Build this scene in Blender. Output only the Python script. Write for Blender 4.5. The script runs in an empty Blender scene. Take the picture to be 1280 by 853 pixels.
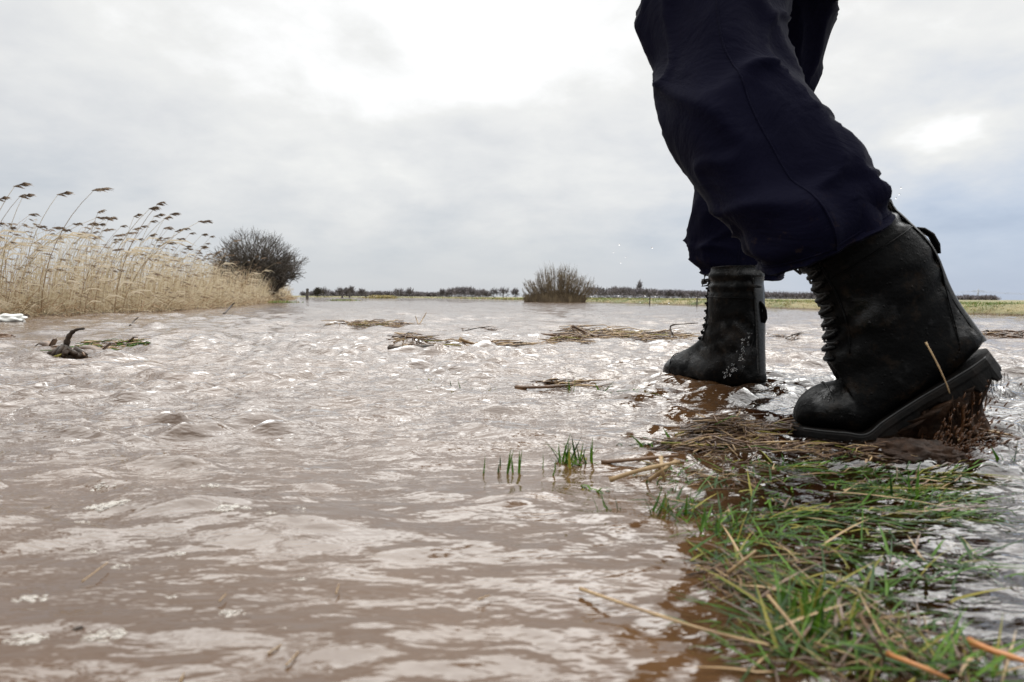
import bpy, bmesh, math, random
import numpy as np
from mathutils import Vector, Matrix, noise
R = math.radians
random.seed(7); rng = np.random.default_rng(7)
S = bpy.context.scene
COL = S.collection

# ------------------------------------------------------------ camera
H = 0.20; FP = 853.0; CX, CY = 640.0, 426.5
PITCH = math.atan(55/FP); ROLL = R(0.36)
cd = bpy.data.cameras.new('camera'); cam = bpy.data.objects.new('camera', cd); COL.objects.link(cam)
cd.sensor_width = 36; cd.lens = 24; cd.clip_start = 0.02; cd.clip_end = 9000
cam.location = (0, 0, H)
CM = Matrix.Rotation(math.pi/2-PITCH, 3, 'X') @ Matrix.Rotation(ROLL, 3, 'Z')
cam.rotation_euler = CM.to_euler()
cd.dof.use_dof = True; cd.dof.focus_distance = 1.75; cd.dof.aperture_fstop = 9.0
S.camera = cam
S.view_settings.view_transform = 'Standard'; S.view_settings.look = 'None'
S.view_settings.exposure = 0.0; S.view_settings.gamma = 1
S.cycles.max_bounces = 8; S.cycles.transparent_max_bounces = 24
S.cycles.use_denoising = True
S.cycles.sample_clamp_indirect = 6

def ray(px, py): return CM @ Vector(((px-CX)/FP, -(py-CY)/FP, -1))
def P(px, py, D):
    v = ray(px, py); return Vector((0, 0, H)) + v*(D/v.y)
def gp(px, py, z=0.0):
    v = ray(px, py); t = (z-H)/v.z
    return Vector((0, 0, H)) + v*t

# ------------------------------------------------------------ node helper
class NT:
    def __init__(s, tree): s.t = tree; s.n = tree.nodes; s.l = tree.links; s.n.clear()
    def node(s, typ, ins=None, **kw):
        n = s.n.new(typ)
        for k, v in kw.items(): setattr(n, k, v)
        if ins:
            for k, v in ins.items():
                if isinstance(v, bpy.types.NodeSocket): s.l.new(v, n.inputs[k])
                else: n.inputs[k].default_value = v
        return n
    def math(s, op, a, b=0.0, c=None, clamp=False):
        ins = {0: a, 1: b}
        if c is not None: ins[2] = c
        return s.node('ShaderNodeMath', ins, operation=op, use_clamp=clamp).outputs[0]
    def vmath(s, op, a, b=(0,0,0)):
        n = s.node('ShaderNodeVectorMath', {0: a, 1: b}, operation=op)
        return n.outputs['Value'] if op in ('DOT_PRODUCT', 'LENGTH', 'DISTANCE') else n.outputs[0]
    def sm(s, v, a, b, lo=0.0, hi=1.0):
        return s.node('ShaderNodeMapRange', {'Value': v, 'From Min': a, 'From Max': b, 'To Min': lo, 'To Max': hi}, interpolation_type='SMOOTHSTEP').outputs[0]
    def noise(s, vec, scale, detail=3, rough=.5, dist=0.0, out='Fac'):
        return s.node('ShaderNodeTexNoise', {'Vector': vec, 'Scale': scale, 'Detail': detail, 'Roughness': rough, 'Distortion': dist}).outputs[out]
    def mix(s, f, a, b):
        n = s.node('ShaderNodeMix', data_type='RGBA'); 
        for i, v in ((0, f), (6, a), (7, b)):
            if isinstance(v, bpy.types.NodeSocket): s.l.new(v, n.inputs[i])
            else: n.inputs[i].default_value = v if i == 0 else (*v, 1)
        return n.outputs[2]
    def ramp(s, f, stops):
        n = s.node('ShaderNodeValToRGB', {'Fac': f}); cr = n.color_ramp
        while len(cr.elements) < len(stops): cr.elements.new(.5)
        for e, (p, c) in zip(cr.elements, stops): e.position = p; e.color = (*c, 1)
        return n.outputs[0]

# ------------------------------------------------------------ world: broken overcast
SUN_EL, SUN_AZ = R(48), R(18)          # azimuth measured from +Y towards +X
w = bpy.data.worlds.new('World'); S.world = w; w.use_nodes = True
T = NT(w.node_tree)
v = T.node('ShaderNodeTexCoord').outputs['Generated']
v = T.vmath('NORMALIZE', v)
sep = T.node('ShaderNodeSeparateXYZ', {0: v}); vx, vy, vz = sep.outputs
zc = T.math('ADD', T.math('MAXIMUM', vz, 0.0), 0.30)
comb = T.node('ShaderNodeCombineXYZ', {0: T.math('DIVIDE', vx, zc), 1: T.math('DIVIDE', vy, zc), 2: 0.0}).outputs[0]
def blob(px, py, rx, ry):              # a cloud patch in a direction of the sky
    d = ray(px, py).normalized()
    az0, el0 = math.atan2(d.x, d.y), math.asin(d.z)
    a = T.math('MULTIPLY', T.math('SUBTRACT', AZ, az0), 1/rx); e = T.math('MULTIPLY', T.math('SUBTRACT', EL, el0), 1/ry)
    q = T.math('ADD', T.math('MULTIPLY', a, a), T.math('MULTIPLY', e, e))
    return T.math('EXPONENT', T.math('MULTIPLY', q, -1.0))
wob = T.vmath('SUBTRACT', T.noise(comb, 1.1, 5, .6, out='Color'), (.5, .5, .5))
ws = T.node('ShaderNodeSeparateXYZ', {0: wob}).outputs
AZ = T.math('ADD', T.math('ARCTAN2', vx, vy), T.math('MULTIPLY', ws[0], .22))
EL = T.math('ADD', T.math('ARCSINE', vz), T.math('MULTIPLY', ws[1], .16))
n1 = T.noise(comb, 1.25, 7, .55, .25)
n2 = T.noise(T.vmath('ADD', comb, (7.3, 2.1, 0)), 4.2, 6, .58, .15)
u = T.math('MULTIPLY_ADD', T.sm(vz, -.01, .30), .50, .27)
u = T.math('ADD', u, T.math('MULTIPLY', T.math('SUBTRACT', n1, .5), T.sm(vz, 0, .12, .18, 1.1)))
u = T.math('ADD', u, T.math('MULTIPLY', T.math('SUBTRACT', n2, .5), T.sm(vz, 0, .15, .06, .52)))
for (px, py, rx, ry, g) in ((660, 60, .22, .09, .27), (330, 30, .22, .08, .16), (420, 200, .14, .09, .13), (1155, 168, .034, .019, .46), (1180, 40, .20, .07, .15), (620, 235, .20, .05, .05),
                            (470, 55, .06, .035, -.20), (570, 185, .10, .05, -.14), (110, 170, .22, .08, -.17), (1080, 120, .13, .03, -.15), (760, 110, .10, .07, -.10), (1210, 230, .25, .09, -.13)):
    u = T.math('ADD', u, T.math('MULTIPLY', blob(px, py, rx, ry), g))
u = T.math('SUBTRACT', u, T.math('MULTIPLY', T.sm(vx, .05, .7), T.sm(vz, .3, .05, 0, .10)))
cc = T.ramp(T.math('MULTIPLY', u, .8, clamp=True), [(0, (.44, .49, .56)), (.2, (.60, .635, .68)), (.42, (.76, .77, .78)), (.62, (.90, .90, .88)), (.8, (1.12, 1.12, 1.11))])
blue = T.mix(T.math('MULTIPLY', T.sm(vx, 0.0, .62), T.sm(u, .75, .15)), (1, 1, 1), (.88, .96, 1.10))
cc = T.node('ShaderNodeMix', {6: cc, 7: blue, 0: 1.0}, data_type='RGBA', blend_type='MULTIPLY').outputs[2]
# the thin bright cloud that hides the sun, higher than the picture reaches
n3 = T.noise(T.vmath('ADD', comb, (3.1, 9.4, 0)), 1.9, 5, .5, .6)
patch = T.sm(n3, .34, .44)
sund = Vector((math.sin(SUN_AZ)*math.cos(SUN_EL), math.cos(SUN_AZ)*math.cos(SUN_EL), math.sin(SUN_EL)))
near = T.sm(T.vmath('DOT_PRODUCT', v, tuple(sund)), .1, .95)
hi = T.math('MULTIPLY', T.math('MULTIPLY', T.sm(vz, .39, .50), patch), T.math('MULTIPLY_ADD', near, 4.3, .8))
hi = T.math('ADD', T.math('SUBTRACT', 1.0, T.math('MULTIPLY', T.math('MULTIPLY', T.sm(vz, .40, .52), .50), T.math('SUBTRACT', 1.0, patch))), hi)
cc = T.vmath('MULTIPLY', cc, T.node('ShaderNodeCombineXYZ', {0: hi, 1: hi, 2: hi}).outputs[0])
bgc = T.node('ShaderNodeBackground', {'Color': cc, 'Strength': 1.0})
sky = T.node('ShaderNodeTexSky', sky_type='NISHITA', sun_disc=False, sun_elevation=SUN_EL, sun_rotation=SUN_AZ)
bgs = T.node('ShaderNodeBackground', {'Color': sky.outputs[0], 'Strength': 0.1})
ms = T.node('ShaderNodeMixShader', {0: 0.93, 1: bgs.outputs[0], 2: bgc.outputs[0]})
T.node('ShaderNodeOutputWorld', {0: ms.outputs[0]})
w.cycles.sampling_method = 'MANUAL'; w.cycles.sample_map_resolution = 512

sl = bpy.data.lights.new('sun', 'SUN'); sl.energy = 0.5; sl.angle = R(20); sl.color = (1, .96, .9)
so = bpy.data.objects.new('sun', sl); COL.objects.link(so)
so.rotation_euler = (-sund).to_track_quat('-Z', 'Y').to_euler()

# ------------------------------------------------------------ materials
def newmat(name):
    m = bpy.data.materials.new(name); m.use_nodes = True; return m, NT(m.node_tree)
def simple(name, c1, c2, scale=20, rough=.7, bump=0.0, bscale=60, spec=.5, det=4, coat=0.0, trans=0.0):
    m, t = newmat(name); co = t.node('ShaderNodeTexCoord').outputs['Object']
    f = t.sm(t.noise(co, scale, det, .6), .3, .7)
    b = t.node('ShaderNodeBsdfPrincipled', {'Base Color': t.mix(f, c1, c2), 'Roughness': rough, 'Specular IOR Level': spec, 'Coat Weight': coat, 'Coat Roughness': .12})
    if bump:
        t.l.new(t.node('ShaderNodeBump', {'Height': t.noise(co, bscale, 5, .6), 'Strength': 1.0, 'Distance': bump}).outputs[0], b.inputs['Normal'])
    sh = b.outputs[0]
    if trans:
        tr = t.node('ShaderNodeBsdfTranslucent', {'Color': t.mix(f, c1, c2)})
        sh = t.node('ShaderNodeMixShader', {0: trans, 1: sh, 2: tr.outputs[0]}).outputs[0]
    t.node('ShaderNodeOutputMaterial', {0: sh}); return m
M = {}
M['reed1'] = simple('dry_reed', (.36, .29, .18), (.50, .42, .29), 3, .7, trans=.35)
M['reed2'] = simple('pale_reed', (.46, .39, .28), (.58, .50, .38), 3, .7, trans=.35)
M['reed3'] = simple('brown_reed', (.17, .105, .05), (.30, .20, .11), 3, .75, trans=.25)
M['plume'] = simple('reed_plume', (.12, .085, .06), (.26, .19, .13), 9, .9, trans=.2)
M['twig'] = simple('twig_bark', (.035, .028, .022), (.085, .068, .052), 6, .85)
M['twig2'] = simple('willow_bark', (.07, .048, .028), (.15, .11, .06), 3, .8)
M['far'] = simple('hazed_far_twigs', (.11, .10, .11), (.165, .145, .15), .2, .95)  # distance haze is put into the colour: twigs lightened and greyed
M['fargreen'] = simple('far_field', (.15, .16, .07), (.24, .22, .10), .4, .95)
M['g1'] = simple('grass_green', (.022, .068, .004), (.078, .155, .010), 15, .45, trans=.35, spec=.2)
M['g2'] = simple('grass_dark', (.010, .030, .005), (.026, .06, .009), 15, .45, trans=.25, spec=.2)
M['g3'] = simple('grass_yellow', (.13, .13, .02), (.24, .20, .035), 15, .5, trans=.3, spec=.2)
M['straw'] = simple('straw', (.16, .095, .04), (.34, .23, .11), 25, .5, .0004, 250, trans=.1)
M['strawd'] = simple('wet_straw', (.035, .017, .008), (.11, .055, .022), 25, .4, .0006, 250)
M['orange'] = simple('orange_straw', (.24, .08, .02), (.36, .15, .045), 30, .35, .0004, 250)
M['bg1'] = simple('bank_green', (.06, .105, .02), (.13, .185, .035), 2, .8, trans=.2)
M['bg2'] = simple('bank_straw', (.20, .165, .06), (.32, .26, .10), 2, .8, trans=.2)
M['bg3'] = simple('bank_brown', (.12, .085, .04), (.20, .14, .07), 2, .8)
M['wood'] = simple('post_wood', (.035, .03, .026), (.08, .07, .06), 8, .85, .002, 60)
M['bark'] = simple('wet_bark', (.012, .008, .005), (.038, .023, .013), 40, .6, .002, 120, spec=.25)
M['mud'] = simple('wet_mud', (.008, .004, .002), (.028, .013, .006), 45, .6, .003, 110, det=6, spec=.12)
M['plastic'] = simple('white_plastic', (.40, .40, .38), (.55, .55, .52), 12, .4)
M['skin'] = simple('skin', (.50, .30, .22), (.55, .34, .25), 12, .5)
M['hair'] = simple('hair', (.03, .02, .012), (.06, .04, .025), 60, .6)
M['steel'] = simple('steel', (.30, .31, .33), (.35, .36, .38), 2, .6)

def boot_leather():
    m, t = newmat('black_wet_leather'); co = t.node('ShaderNodeTexCoord').outputs['Object']
    n = t.noise(co, 22, 6, .6); mud = t.sm(t.noise(co, 38, 7, .7), .52, .66)
    drops = t.node('ShaderNodeTexVoronoi', {'Vector': co, 'Scale': 130, 'Randomness': 1.0}).outputs['Distance']
    dd = t.math('MULTIPLY', t.sm(drops, .30, .12), t.sm(t.noise(co, 60, 2), .52, .6))
    grain = t.noise(co, 420, 3, .6)
    hgt = t.math('ADD', t.math('MULTIPLY', grain, .10), t.math('ADD', t.math('MULTIPLY', n, 1.6), t.math('MULTIPLY', dd, .22)))
    bp = t.node('ShaderNodeBump', {'Height': hgt, 'Strength': .9, 'Distance': .0035})
    b = t.node('ShaderNodeBsdfPrincipled', {'Base Color': t.mix(t.math('MULTIPLY', mud, .4), (.0014, .0014, .0015), (.016, .010, .006)),
        'Roughness': t.sm(n, .3, .7, .32, .5), 'Specular IOR Level': .06, 'Coat Weight': t.math('MULTIPLY', t.sm(t.noise(co, 11, 5, .6), .50, .63), .9), 'Coat Roughness': .16, 'Coat IOR': 1.35, 'Coat Normal': bp.outputs[0], 'Normal': bp.outputs[0]})
    t.node('ShaderNodeOutputMaterial', {0: b.outputs[0]}); return m
M['leather'] = boot_leather()
M['rubber'] = simple('sole_rubber', (.002, .002, .002), (.007, .005, .004), 40, .6, .0015, 120, spec=.12)
M['cordm'] = simple('black_cord', (.003, .003, .003), (.006, .006, .006), 90, .6, .0008, 700)
M['stitch'] = simple('pale_stitching', (.02, .02, .02), (.035, .035, .035), 400, .5, spec=.3)
M['strap'] = simple('glossy_leather_strap', (.002, .002, .002), (.005, .005, .005), 60, .24, .0008, 200, spec=.5)
def cloth():
    m, t = newmat('navy_trouser_cloth'); co = t.node('ShaderNodeTexCoord').outputs['Object']
    h = t.math('ADD', t.math('MULTIPLY', t.noise(co, 9, 5, .6, .8), 1.0), t.math('MULTIPLY', t.noise(co, 600, 2), .02))
    bp = t.node('ShaderNodeBump', {'Height': h, 'Strength': .6, 'Distance': .014})
    z_ = t.node('ShaderNodeSeparateXYZ', {0: co}).outputs[2]
    dirt = t.math('MULTIPLY', t.sm(t.noise(co, 55, 6, .7), .56, .70), t.sm(z_, .36, .27, 0, .35))
    b = t.node('ShaderNodeBsdfPrincipled', {'Base Color': t.mix(dirt, t.mix(t.noise(co, 5, 3), (.0012, .0012, .0062), (.0022, .0022, .0098)), (.035, .022, .014)), 'Roughness': .85, 'Specular IOR Level': .06,
        'Sheen Weight': .0, 'Sheen Roughness': .5, 'Normal': bp.outputs[0]})
    t.node('ShaderNodeOutputMaterial', {0: b.outputs[0]}); return m
M['navy'] = cloth()
def glass(name, col, rough=0.0, ior=1.33):
    m, t = newmat(name)
    b = t.node('ShaderNodeBsdfPrincipled', {'Base Color': (*col, 1), 'Roughness': rough, 'IOR': ior, 'Transmission Weight': 1.0})
    t.node('ShaderNodeOutputMaterial', {0: b.outputs[0]}); return m
M['drop'] = glass('water_drop', (.98, .98, .98))
def splash_mat():
    m, t = newmat('brown_splash')
    b = t.node('ShaderNodeBsdfPrincipled', {'Base Color': (.07, .032, .014, 1), 'Roughness': .08, 'IOR': 1.36})
    tr = t.node('ShaderNodeBsdfTransparent', {'Color': (.75, .52, .36, 1)})
    mx = t.node('ShaderNodeMixShader', {0: .62, 1: tr.outputs[0], 2: b.outputs[0]})
    t.node('ShaderNodeOutputMaterial', {0: mx.outputs[0]}); return m
M['splash'] = splash_mat()
def foam_mat():
    m, t = newmat('foam'); co = t.node('ShaderNodeTexCoord').outputs['Object']
    f = t.node('ShaderNodeLayerWeight', {'Blend': .35}).outputs['Facing']
    b = t.node('ShaderNodeBsdfPrincipled', {'Base Color': (.36, .33, .29, 1), 'Roughness': .12})
    tr = t.node('ShaderNodeBsdfTransparent')
    k = t.math('MULTIPLY_ADD', t.sm(f, .25, .8), .6, t.sm(t.noise(co, 300, 3), .35, .7, .22, .62))
    mx = t.node('ShaderNodeMixShader', {0: k, 1: tr.outputs[0], 2: b.outputs[0]})
    t.node('ShaderNodeOutputMaterial', {0: mx.outputs[0]}); return m
M['foam'] = foam_mat()

def water_mat():
    m, t = newmat('flood_water'); co = t.node('ShaderNodeTexCoord').outputs['Object']
    s = t.node('ShaderNodeSeparateXYZ', {0: co}).outputs
    wv = t.math('MULTIPLY', t.math('SUBTRACT', t.noise(co, 5, 5, .6), .5), .42)
    edge = t.math('SUBTRACT', s[0], t.math('MULTIPLY_ADD', t.math('SUBTRACT', s[1], .36), .29, .10))
    clear = t.math('MULTIPLY', t.sm(t.math('ADD', edge, wv), -.07, .14), t.sm(t.math('ADD', s[1], t.math('MULTIPLY', wv, 1.5)), 2.3, 1.3))
    clear = t.math('MULTIPLY', clear, .93)
    cn = t.noise(co, 1.6, 5, .6, .5)
    body = t.mix(t.sm(cn, .3, .7), (.052, .026, .011), (.080, .043, .020))
    n1 = t.noise(t.vmath('MULTIPLY', co, (.62, 1.5, 1)), 26, 3, .5, .4); n2 = t.noise(t.vmath('MULTIPLY', co, (.7, 1.4, 1)), 85, 2, .5, .3)
    calm = t.sm(t.vmath('LENGTH', co), .35, 1.3, .28, 1.0)
    rp = t.sm(edge, -.1, .15, 0, .8)      # livelier little ripples over the grass
    calm = t.math('MAXIMUM', calm, rp)
    h = t.math('MULTIPLY', calm, t.math('ADD', t.math('MULTIPLY', n1, 1.0), t.math('MULTIPLY', n2, .16)))
    bp = t.node('ShaderNodeBump', {'Height': h, 'Strength': 1.0, 'Distance': .0085}).outputs[0]
    dif = t.node('ShaderNodeBsdfDiffuse', {'Color': body, 'Normal': bp})
    tr = t.node('ShaderNodeBsdfTransparent', {'Color': (.42, .22, .11, 1)})
    bd = t.node('ShaderNodeMixShader', {0: clear, 1: dif.outputs[0], 2: tr.outputs[0]})
    gl = t.node('ShaderNodeBsdfGlossy', {'Color': (1, 1, 1, 1), 'Roughness': .03, 'Normal': bp})
    fr = t.node('ShaderNodeFresnel', {'IOR': 1.52, 'Normal': bp})
    mx = t.node('ShaderNodeMixShader', {0: fr.outputs[0], 1: bd.outputs[0], 2: gl.outputs[0]})
    t.node('ShaderNodeOutputMaterial', {0: mx.outputs[0]}); return m
M['water'] = water_mat()
def ground_mat():
    m, t = newmat('ground'); co = t.node('ShaderNodeTexCoord').outputs['Object']
    s = t.node('ShaderNodeSeparateXYZ', {0: co}).outputs
    mud = t.mix(t.sm(t.noise(co, 14, 6, .7), .35, .65), (.030, .014, .006), (.085, .048, .022))
    gr = t.mix(t.sm(t.noise(co, 1.3, 6, .7), .35, .65), (.075, .085, .03), (.20, .16, .075))
    b = t.node('ShaderNodeBsdfPrincipled', {'Base Color': t.mix(t.sm(s[2], 0.0, .04), mud, gr), 'Roughness': .9,
        'Normal': t.node('ShaderNodeBump', {'Height': t.noise(co, 30, 6, .7), 'Distance': .02}).outputs[0]})
    t.node('ShaderNodeOutputMaterial', {0: b.outputs[0]}); return m
M['ground'] = ground_mat()

# ------------------------------------------------------------ mesh builder
def tag(o, label=None, cat=None, group=None, kind=None):
    for k, v_ in (('label', label), ('category', cat), ('group', group), ('kind', kind)):
        if v_: o[k] = v_
    return o
class MB:
    def __init__(s): s.v = []; s.f = []; s.m = []
    def add(s, vs, fs, mi=0):
        b = len(s.v); s.v.extend([tuple(q) for q in vs])
        for f in fs: s.f.append([i+b for i in f]); s.m.append(mi)
    def tube(s, pts, rad, n=6, mi=0, cap=True, flat=1.0):
        pts = [Vector(p) for p in pts]; L = len(pts)
        if not hasattr(rad, '__len__'): rad = [rad]*L
        vs = []; fs = []; ref = Vector((.31, .17, .93))
        for i, p in enumerate(pts):
            d = (pts[min(i+1, L-1)]-pts[max(i-1, 0)])
            if d.length < 1e-9: d = Vector((0, 0, 1))
            d.normalize(); a = d.cross(ref)
            if a.length < .05: a = d.cross(Vector((1, 0, 0)))
            a.normalize(); b = d.cross(a)
            for k in range(n):
                t = 2*math.pi*k/n; vs.append(p+(a*math.cos(t)+b*math.sin(t)*flat)*rad[i])
        for i in range(L-1):
            for k in range(n): fs.append((i*n+k, i*n+(k+1) % n, (i+1)*n+(k+1) % n, (i+1)*n+k))
        if cap and n > 2: fs.append(tuple(range(n-1, -1, -1))); fs.append(tuple((L-1)*n+k for k in range(n)))
        s.add(vs, fs, mi)
    def ribbon(s, pts, wid, side, mi=0, fold=0.0):
        pts = [Vector(p) for p in pts]; L = len(pts); vs = []; fs = []
        for i, p in enumerate(pts):
            ww = wid[i] if hasattr(wid, '__len__') else wid
            if fold:
                d = (pts[min(i+1, L-1)]-pts[max(i-1, 0)]).normalized(); nn = d.cross(side)
                vs += [p-side*ww, p+nn*(ww*fold), p+side*ww]
            else: vs += [p-side*ww, p+side*ww]
        k = 3 if fold else 2
        for i in range(L-1):
            for j in range(k-1): fs.append((i*k+j, i*k+j+1, (i+1)*k+j+1, (i+1)*k+j))
        s.add(vs, fs, mi)
    def loft(s, rings, mi=0, cap0=True, cap1=True):
        n = len(rings[0]); vs = [p for r_ in rings for p in r_]; fs = []
        for i in range(len(rings)-1):
            for k in range(n): fs.append((i*n+k, i*n+(k+1) % n, (i+1)*n+(k+1) % n, (i+1)*n+k))
        if cap0: fs.append(tuple(range(n-1, -1, -1)))
        if cap1: fs.append(tuple((len(rings)-1)*n+k for k in range(n)))
        s.add(vs, fs, mi)
    def build(s, name, mats, parent=None, origin=(0, 0, 0), smooth=True, fix=False):
        me = bpy.data.meshes.new(name); o3 = Vector(origin)
        me.from_pydata([(a-o3.x, b-o3.y, c-o3.z) for a, b, c in s.v], [], s.f)
        for m_ in (mats if isinstance(mats, (list, tuple)) else [mats]): me.materials.append(m_)
        me.polygons.foreach_set('material_index', s.m)
        me.polygons.foreach_set('use_smooth', [smooth]*len(s.f))
        if fix:
            bm = bmesh.new(); bm.from_mesh(me); bmesh.ops.recalc_face_normals(bm, faces=bm.faces); bm.to_mesh(me); bm.free()
        me.update()
        o = bpy.data.objects.new(name, me); COL.objects.link(o)
        if parent is not None: o.parent = parent
        else: o.location = o3
        return o
def empty(name, loc):
    o = bpy.data.objects.new(name, None); COL.objects.link(o); o.location = loc; o.empty_display_size = .05; return o
def copy_tree(o, parent=None):
    c = o.copy(); COL.objects.link(c); c.parent = parent
    for ch in [q for q in bpy.data.objects if q.parent == o]: copy_tree(ch, c)
    return c
def rnd(a, b): return random.uniform(a, b)
def cr(pts, n):                        # Catmull-Rom through rows of numbers
    A = np.array(pts, float); L = len(A); out = []
    for i in range(L-1):
        p0, p1, p2, p3 = A[max(i-1, 0)], A[i], A[i+1], A[min(i+2, L-1)]
        for k in range(n):
            t = k/n
            out.append(.5*((2*p1)+(-p0+p2)*t+(2*p0-5*p1+4*p2-p3)*t*t+(-p0+3*p1-3*p2+p3)*t**3))
    out.append(A[-1]); return out

# ------------------------------------------------------------ shore lines
YR = [-30, -3, 4, 8.7, 12, 17, 29, 45, 80, 110, 135]; XR = [25, 12, 8.6, 6.5, 5.6, 5.2, 3.4, .5, -8, -60, -2000]
YL = [-30, 3, 5.6, 8, 12.5, 22, 40, 60, 90]; XL = [-9, -4.6, -4.25, -4.15, -5.0, -7.7, -12.6, -30, -300]
def ss(x, a, b):
    t = np.clip((x-a)/(b-a), 0, 1); return t*t*(3-2*t)
def ground_z(x, y):
    dr = x-np.interp(y, YR, XR); dl = np.interp(y, YL, XL)-x
    z = -.30+0*x
    z = z+ss(dr, -.4, .12)*.34+ss(dr, 0, .5)*np.where(y < 40, .10, .02)
    z = np.maximum(z, -.30+ss(dl, -.5, .2)*.33)
    # the drowned grass verge that the walker follows
    ed = x-(.07+(y-.36)*.29)
    v_ = ss(ed, -.25, .10)*ss(y, 3.2, 1.6)*ss(x, 2.6, 1.2)
    z = np.maximum(z, -.30+v_*(.30-.040))
    return z

# ------------------------------------------------------------ waves
wr = np.random.default_rng(21)
NW = 84
lam = np.exp(wr.uniform(math.log(.022), math.log(.75), NW)); kk = 2*math.pi/lam
ang = wr.normal(R(96), 1, NW); ang = R(96)+(ang-R(96))*np.where(lam < .2, R(27), R(38))      # mostly running towards the camera
ph = wr.uniform(0, 2*math.pi, NW)
slope = .056*np.clip(lam/.05, .45, 1)**.6*np.clip(.18/lam, .22, 1)**.8
amp = slope/kk
def vnoise(x, y, sc, seed=0):
    X = x*sc+seed*17.3; Y = y*sc-seed*9.1
    return (np.sin(X*1.0+1.3*np.sin(Y*.7+seed))+np.sin(Y*1.1+1.7*np.sin(X*.6+2*seed))+np.sin((X+Y)*.73+seed*3))/3
SW = gp(215, 527)
def water_z(x, y):
    r = np.hypot(x, y); z = np.zeros_like(x); cell = np.maximum(r*.0073, .002)
    rough = ss(r, .45, 1.05)*.95+.16; chop = 1+.75*ss(r, .75, 1.3)*ss(r, 9, 3)
    rough = rough*(1+.45*vnoise(x, y, 2.3, 1)+.3*vnoise(x, y, 6, 2))
    xw = x+.02*vnoise(x, y, 9, 3); yw = y+.02*vnoise(x, y, 8, 4)
    for i in range(NW):
        att = ss(lam[i]/cell, 2.2, 5)
        big = 1.0 if lam[i] < .22 else .75
        rr = rough*(chop if lam[i] < .11 else .9) if lam[i] < .25 else (.2+.45*rough)
        z += amp[i]*att*big*rr*np.sin(kk[i]*(np.cos(ang[i])*xw+np.sin(ang[i])*yw)+ph[i])
    z = z+.35*np.abs(z)                # crests sharper than troughs
    # standing wave on the left
    for (px, py, a, sx, sy, rot) in ((215, 529, .019, .050, .015, .08), (70, 545, .007, .20, .016, -.03), (262, 540, .004, .09, .012, -.3), (60, 570, .005, .2, .02, 0),
                                     (400, 500, .008, .14, .025, .1), (560, 490, .008, .13, .03, -.1), (650, 512, .007, .1, .02, .2), (780, 465, .016, .10, .05, .2), (820, 478, .010, .12, .02, 0), (740, 495, .010, .1, .025, -.1)):
        c = gp(px, py); dx = x-c.x; dy = y-c.y
        q = dx*math.cos(rot)+dy*math.sin(rot); p_ = -dx*math.sin(rot)+dy*math.cos(rot)
        bend = p_+q*q*1.2
        e = np.exp(-(q/sx)**2-(bend/sy)**2)
        z += a*e*(1+.10*np.sin(q*110+bend*60)+.06*np.sin(q*55-bend*80)+.08*np.sin(q*210+bend*150+3*vnoise(x, y, 30, 2)))
        z -= .55*a*np.exp(-(q/sx)**2-((bend+sy*1.9)/(sy*1.3))**2)
    for (px, py, a, lm) in ((870, 470, .0028, .045), (935, 480, .0025, .04), (1110, 575, .003, .03)):
        c = gp(px, py); d = np.hypot(x-c.x, y-c.y)
        z += a*np.exp(-d/.16)*np.sin(2*math.pi*d/lm+1.5*vnoise(x, y, 25, 5))
    ed = x-(.07+(y-.36)*.29)
    fz = ss(ed, -.15, .1)*ss(y, 2.2, 1.2)
    z += fz*(.0011*vnoise(x, y, 110, 6)+.0009*vnoise(x, y, 190, 7)+.0010*vnoise(x, y, 63, 8))
    return z
def polar_sheet(name, mat, zf, r0, r1, nr, front, nf, nb):
    a1 = np.linspace(-front, front, nf); a2 = np.linspace(front, 2*math.pi-front, nb+2)[1:-1]
    a = np.concatenate([a1, a2]); na = len(a)
    r_ = np.exp(np.linspace(math.log(r0), math.log(r1), nr))
    rr, aa = np.meshgrid(r_, a, indexing='ij')
    x = rr*np.sin(aa); y = rr*np.cos(aa); z = zf(x, y)
    V = np.stack([x, y, z], -1).reshape(-1, 3); V = np.vstack([V, [[0, 0, float(z[0].mean())]]])
    i, j = np.meshgrid(np.arange(nr-1), np.arange(na), indexing='ij'); j2 = (j+1) % na
    F = np.stack([i*na+j, (i+1)*na+j, (i+1)*na+j2, i*na+j2], -1).reshape(-1, 4)[:, ::-1]
    me = bpy.data.meshes.new(name); nq = len(F)
    me.vertices.add(len(V)); me.vertices.foreach_set('co', V.ravel())
    tri = np.array([[len(V)-1, (k+1) % na, k] for k in range(na)])
    loops = np.concatenate([F.ravel(), tri.ravel()])
    me.loops.add(len(loops)); me.loops.foreach_set('vertex_index', loops.astype(np.int32))
    me.polygons.add(nq+na)
    me.polygons.foreach_set('loop_start', np.concatenate([np.arange(nq)*4, nq*4+np.arange(na)*3]).astype(np.int32))
    me.polygons.foreach_set('loop_total', np.concatenate([np.full(nq, 4), np.full(na, 3)]).astype(np.int32))
    me.update(calc_edges=True); me.validate()
    me.polygons.foreach_set('use_smooth', np.ones(nq+na, bool)); me.materials.append(mat)
    if me.polygons[0].normal.z < 0: me.flip_normals()
    o = bpy.data.objects.new(name, me); COL.objects.link(o); o['kind'] = 'structure'; return o
polar_sheet('water', M['water'], water_z, .08, 400, 1050, R(47), 960, 110)
polar_sheet('ground', M['ground'], lambda x, y: ground_z(x, y)+.012*vnoise(x, y, 3, 9)+.004*vnoise(x, y, 23, 4), .1, 6000, 420, R(50), 420, 60)
def wz(x, y): return float(water_z(np.array([x]), np.array([y]))[0])

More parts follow.
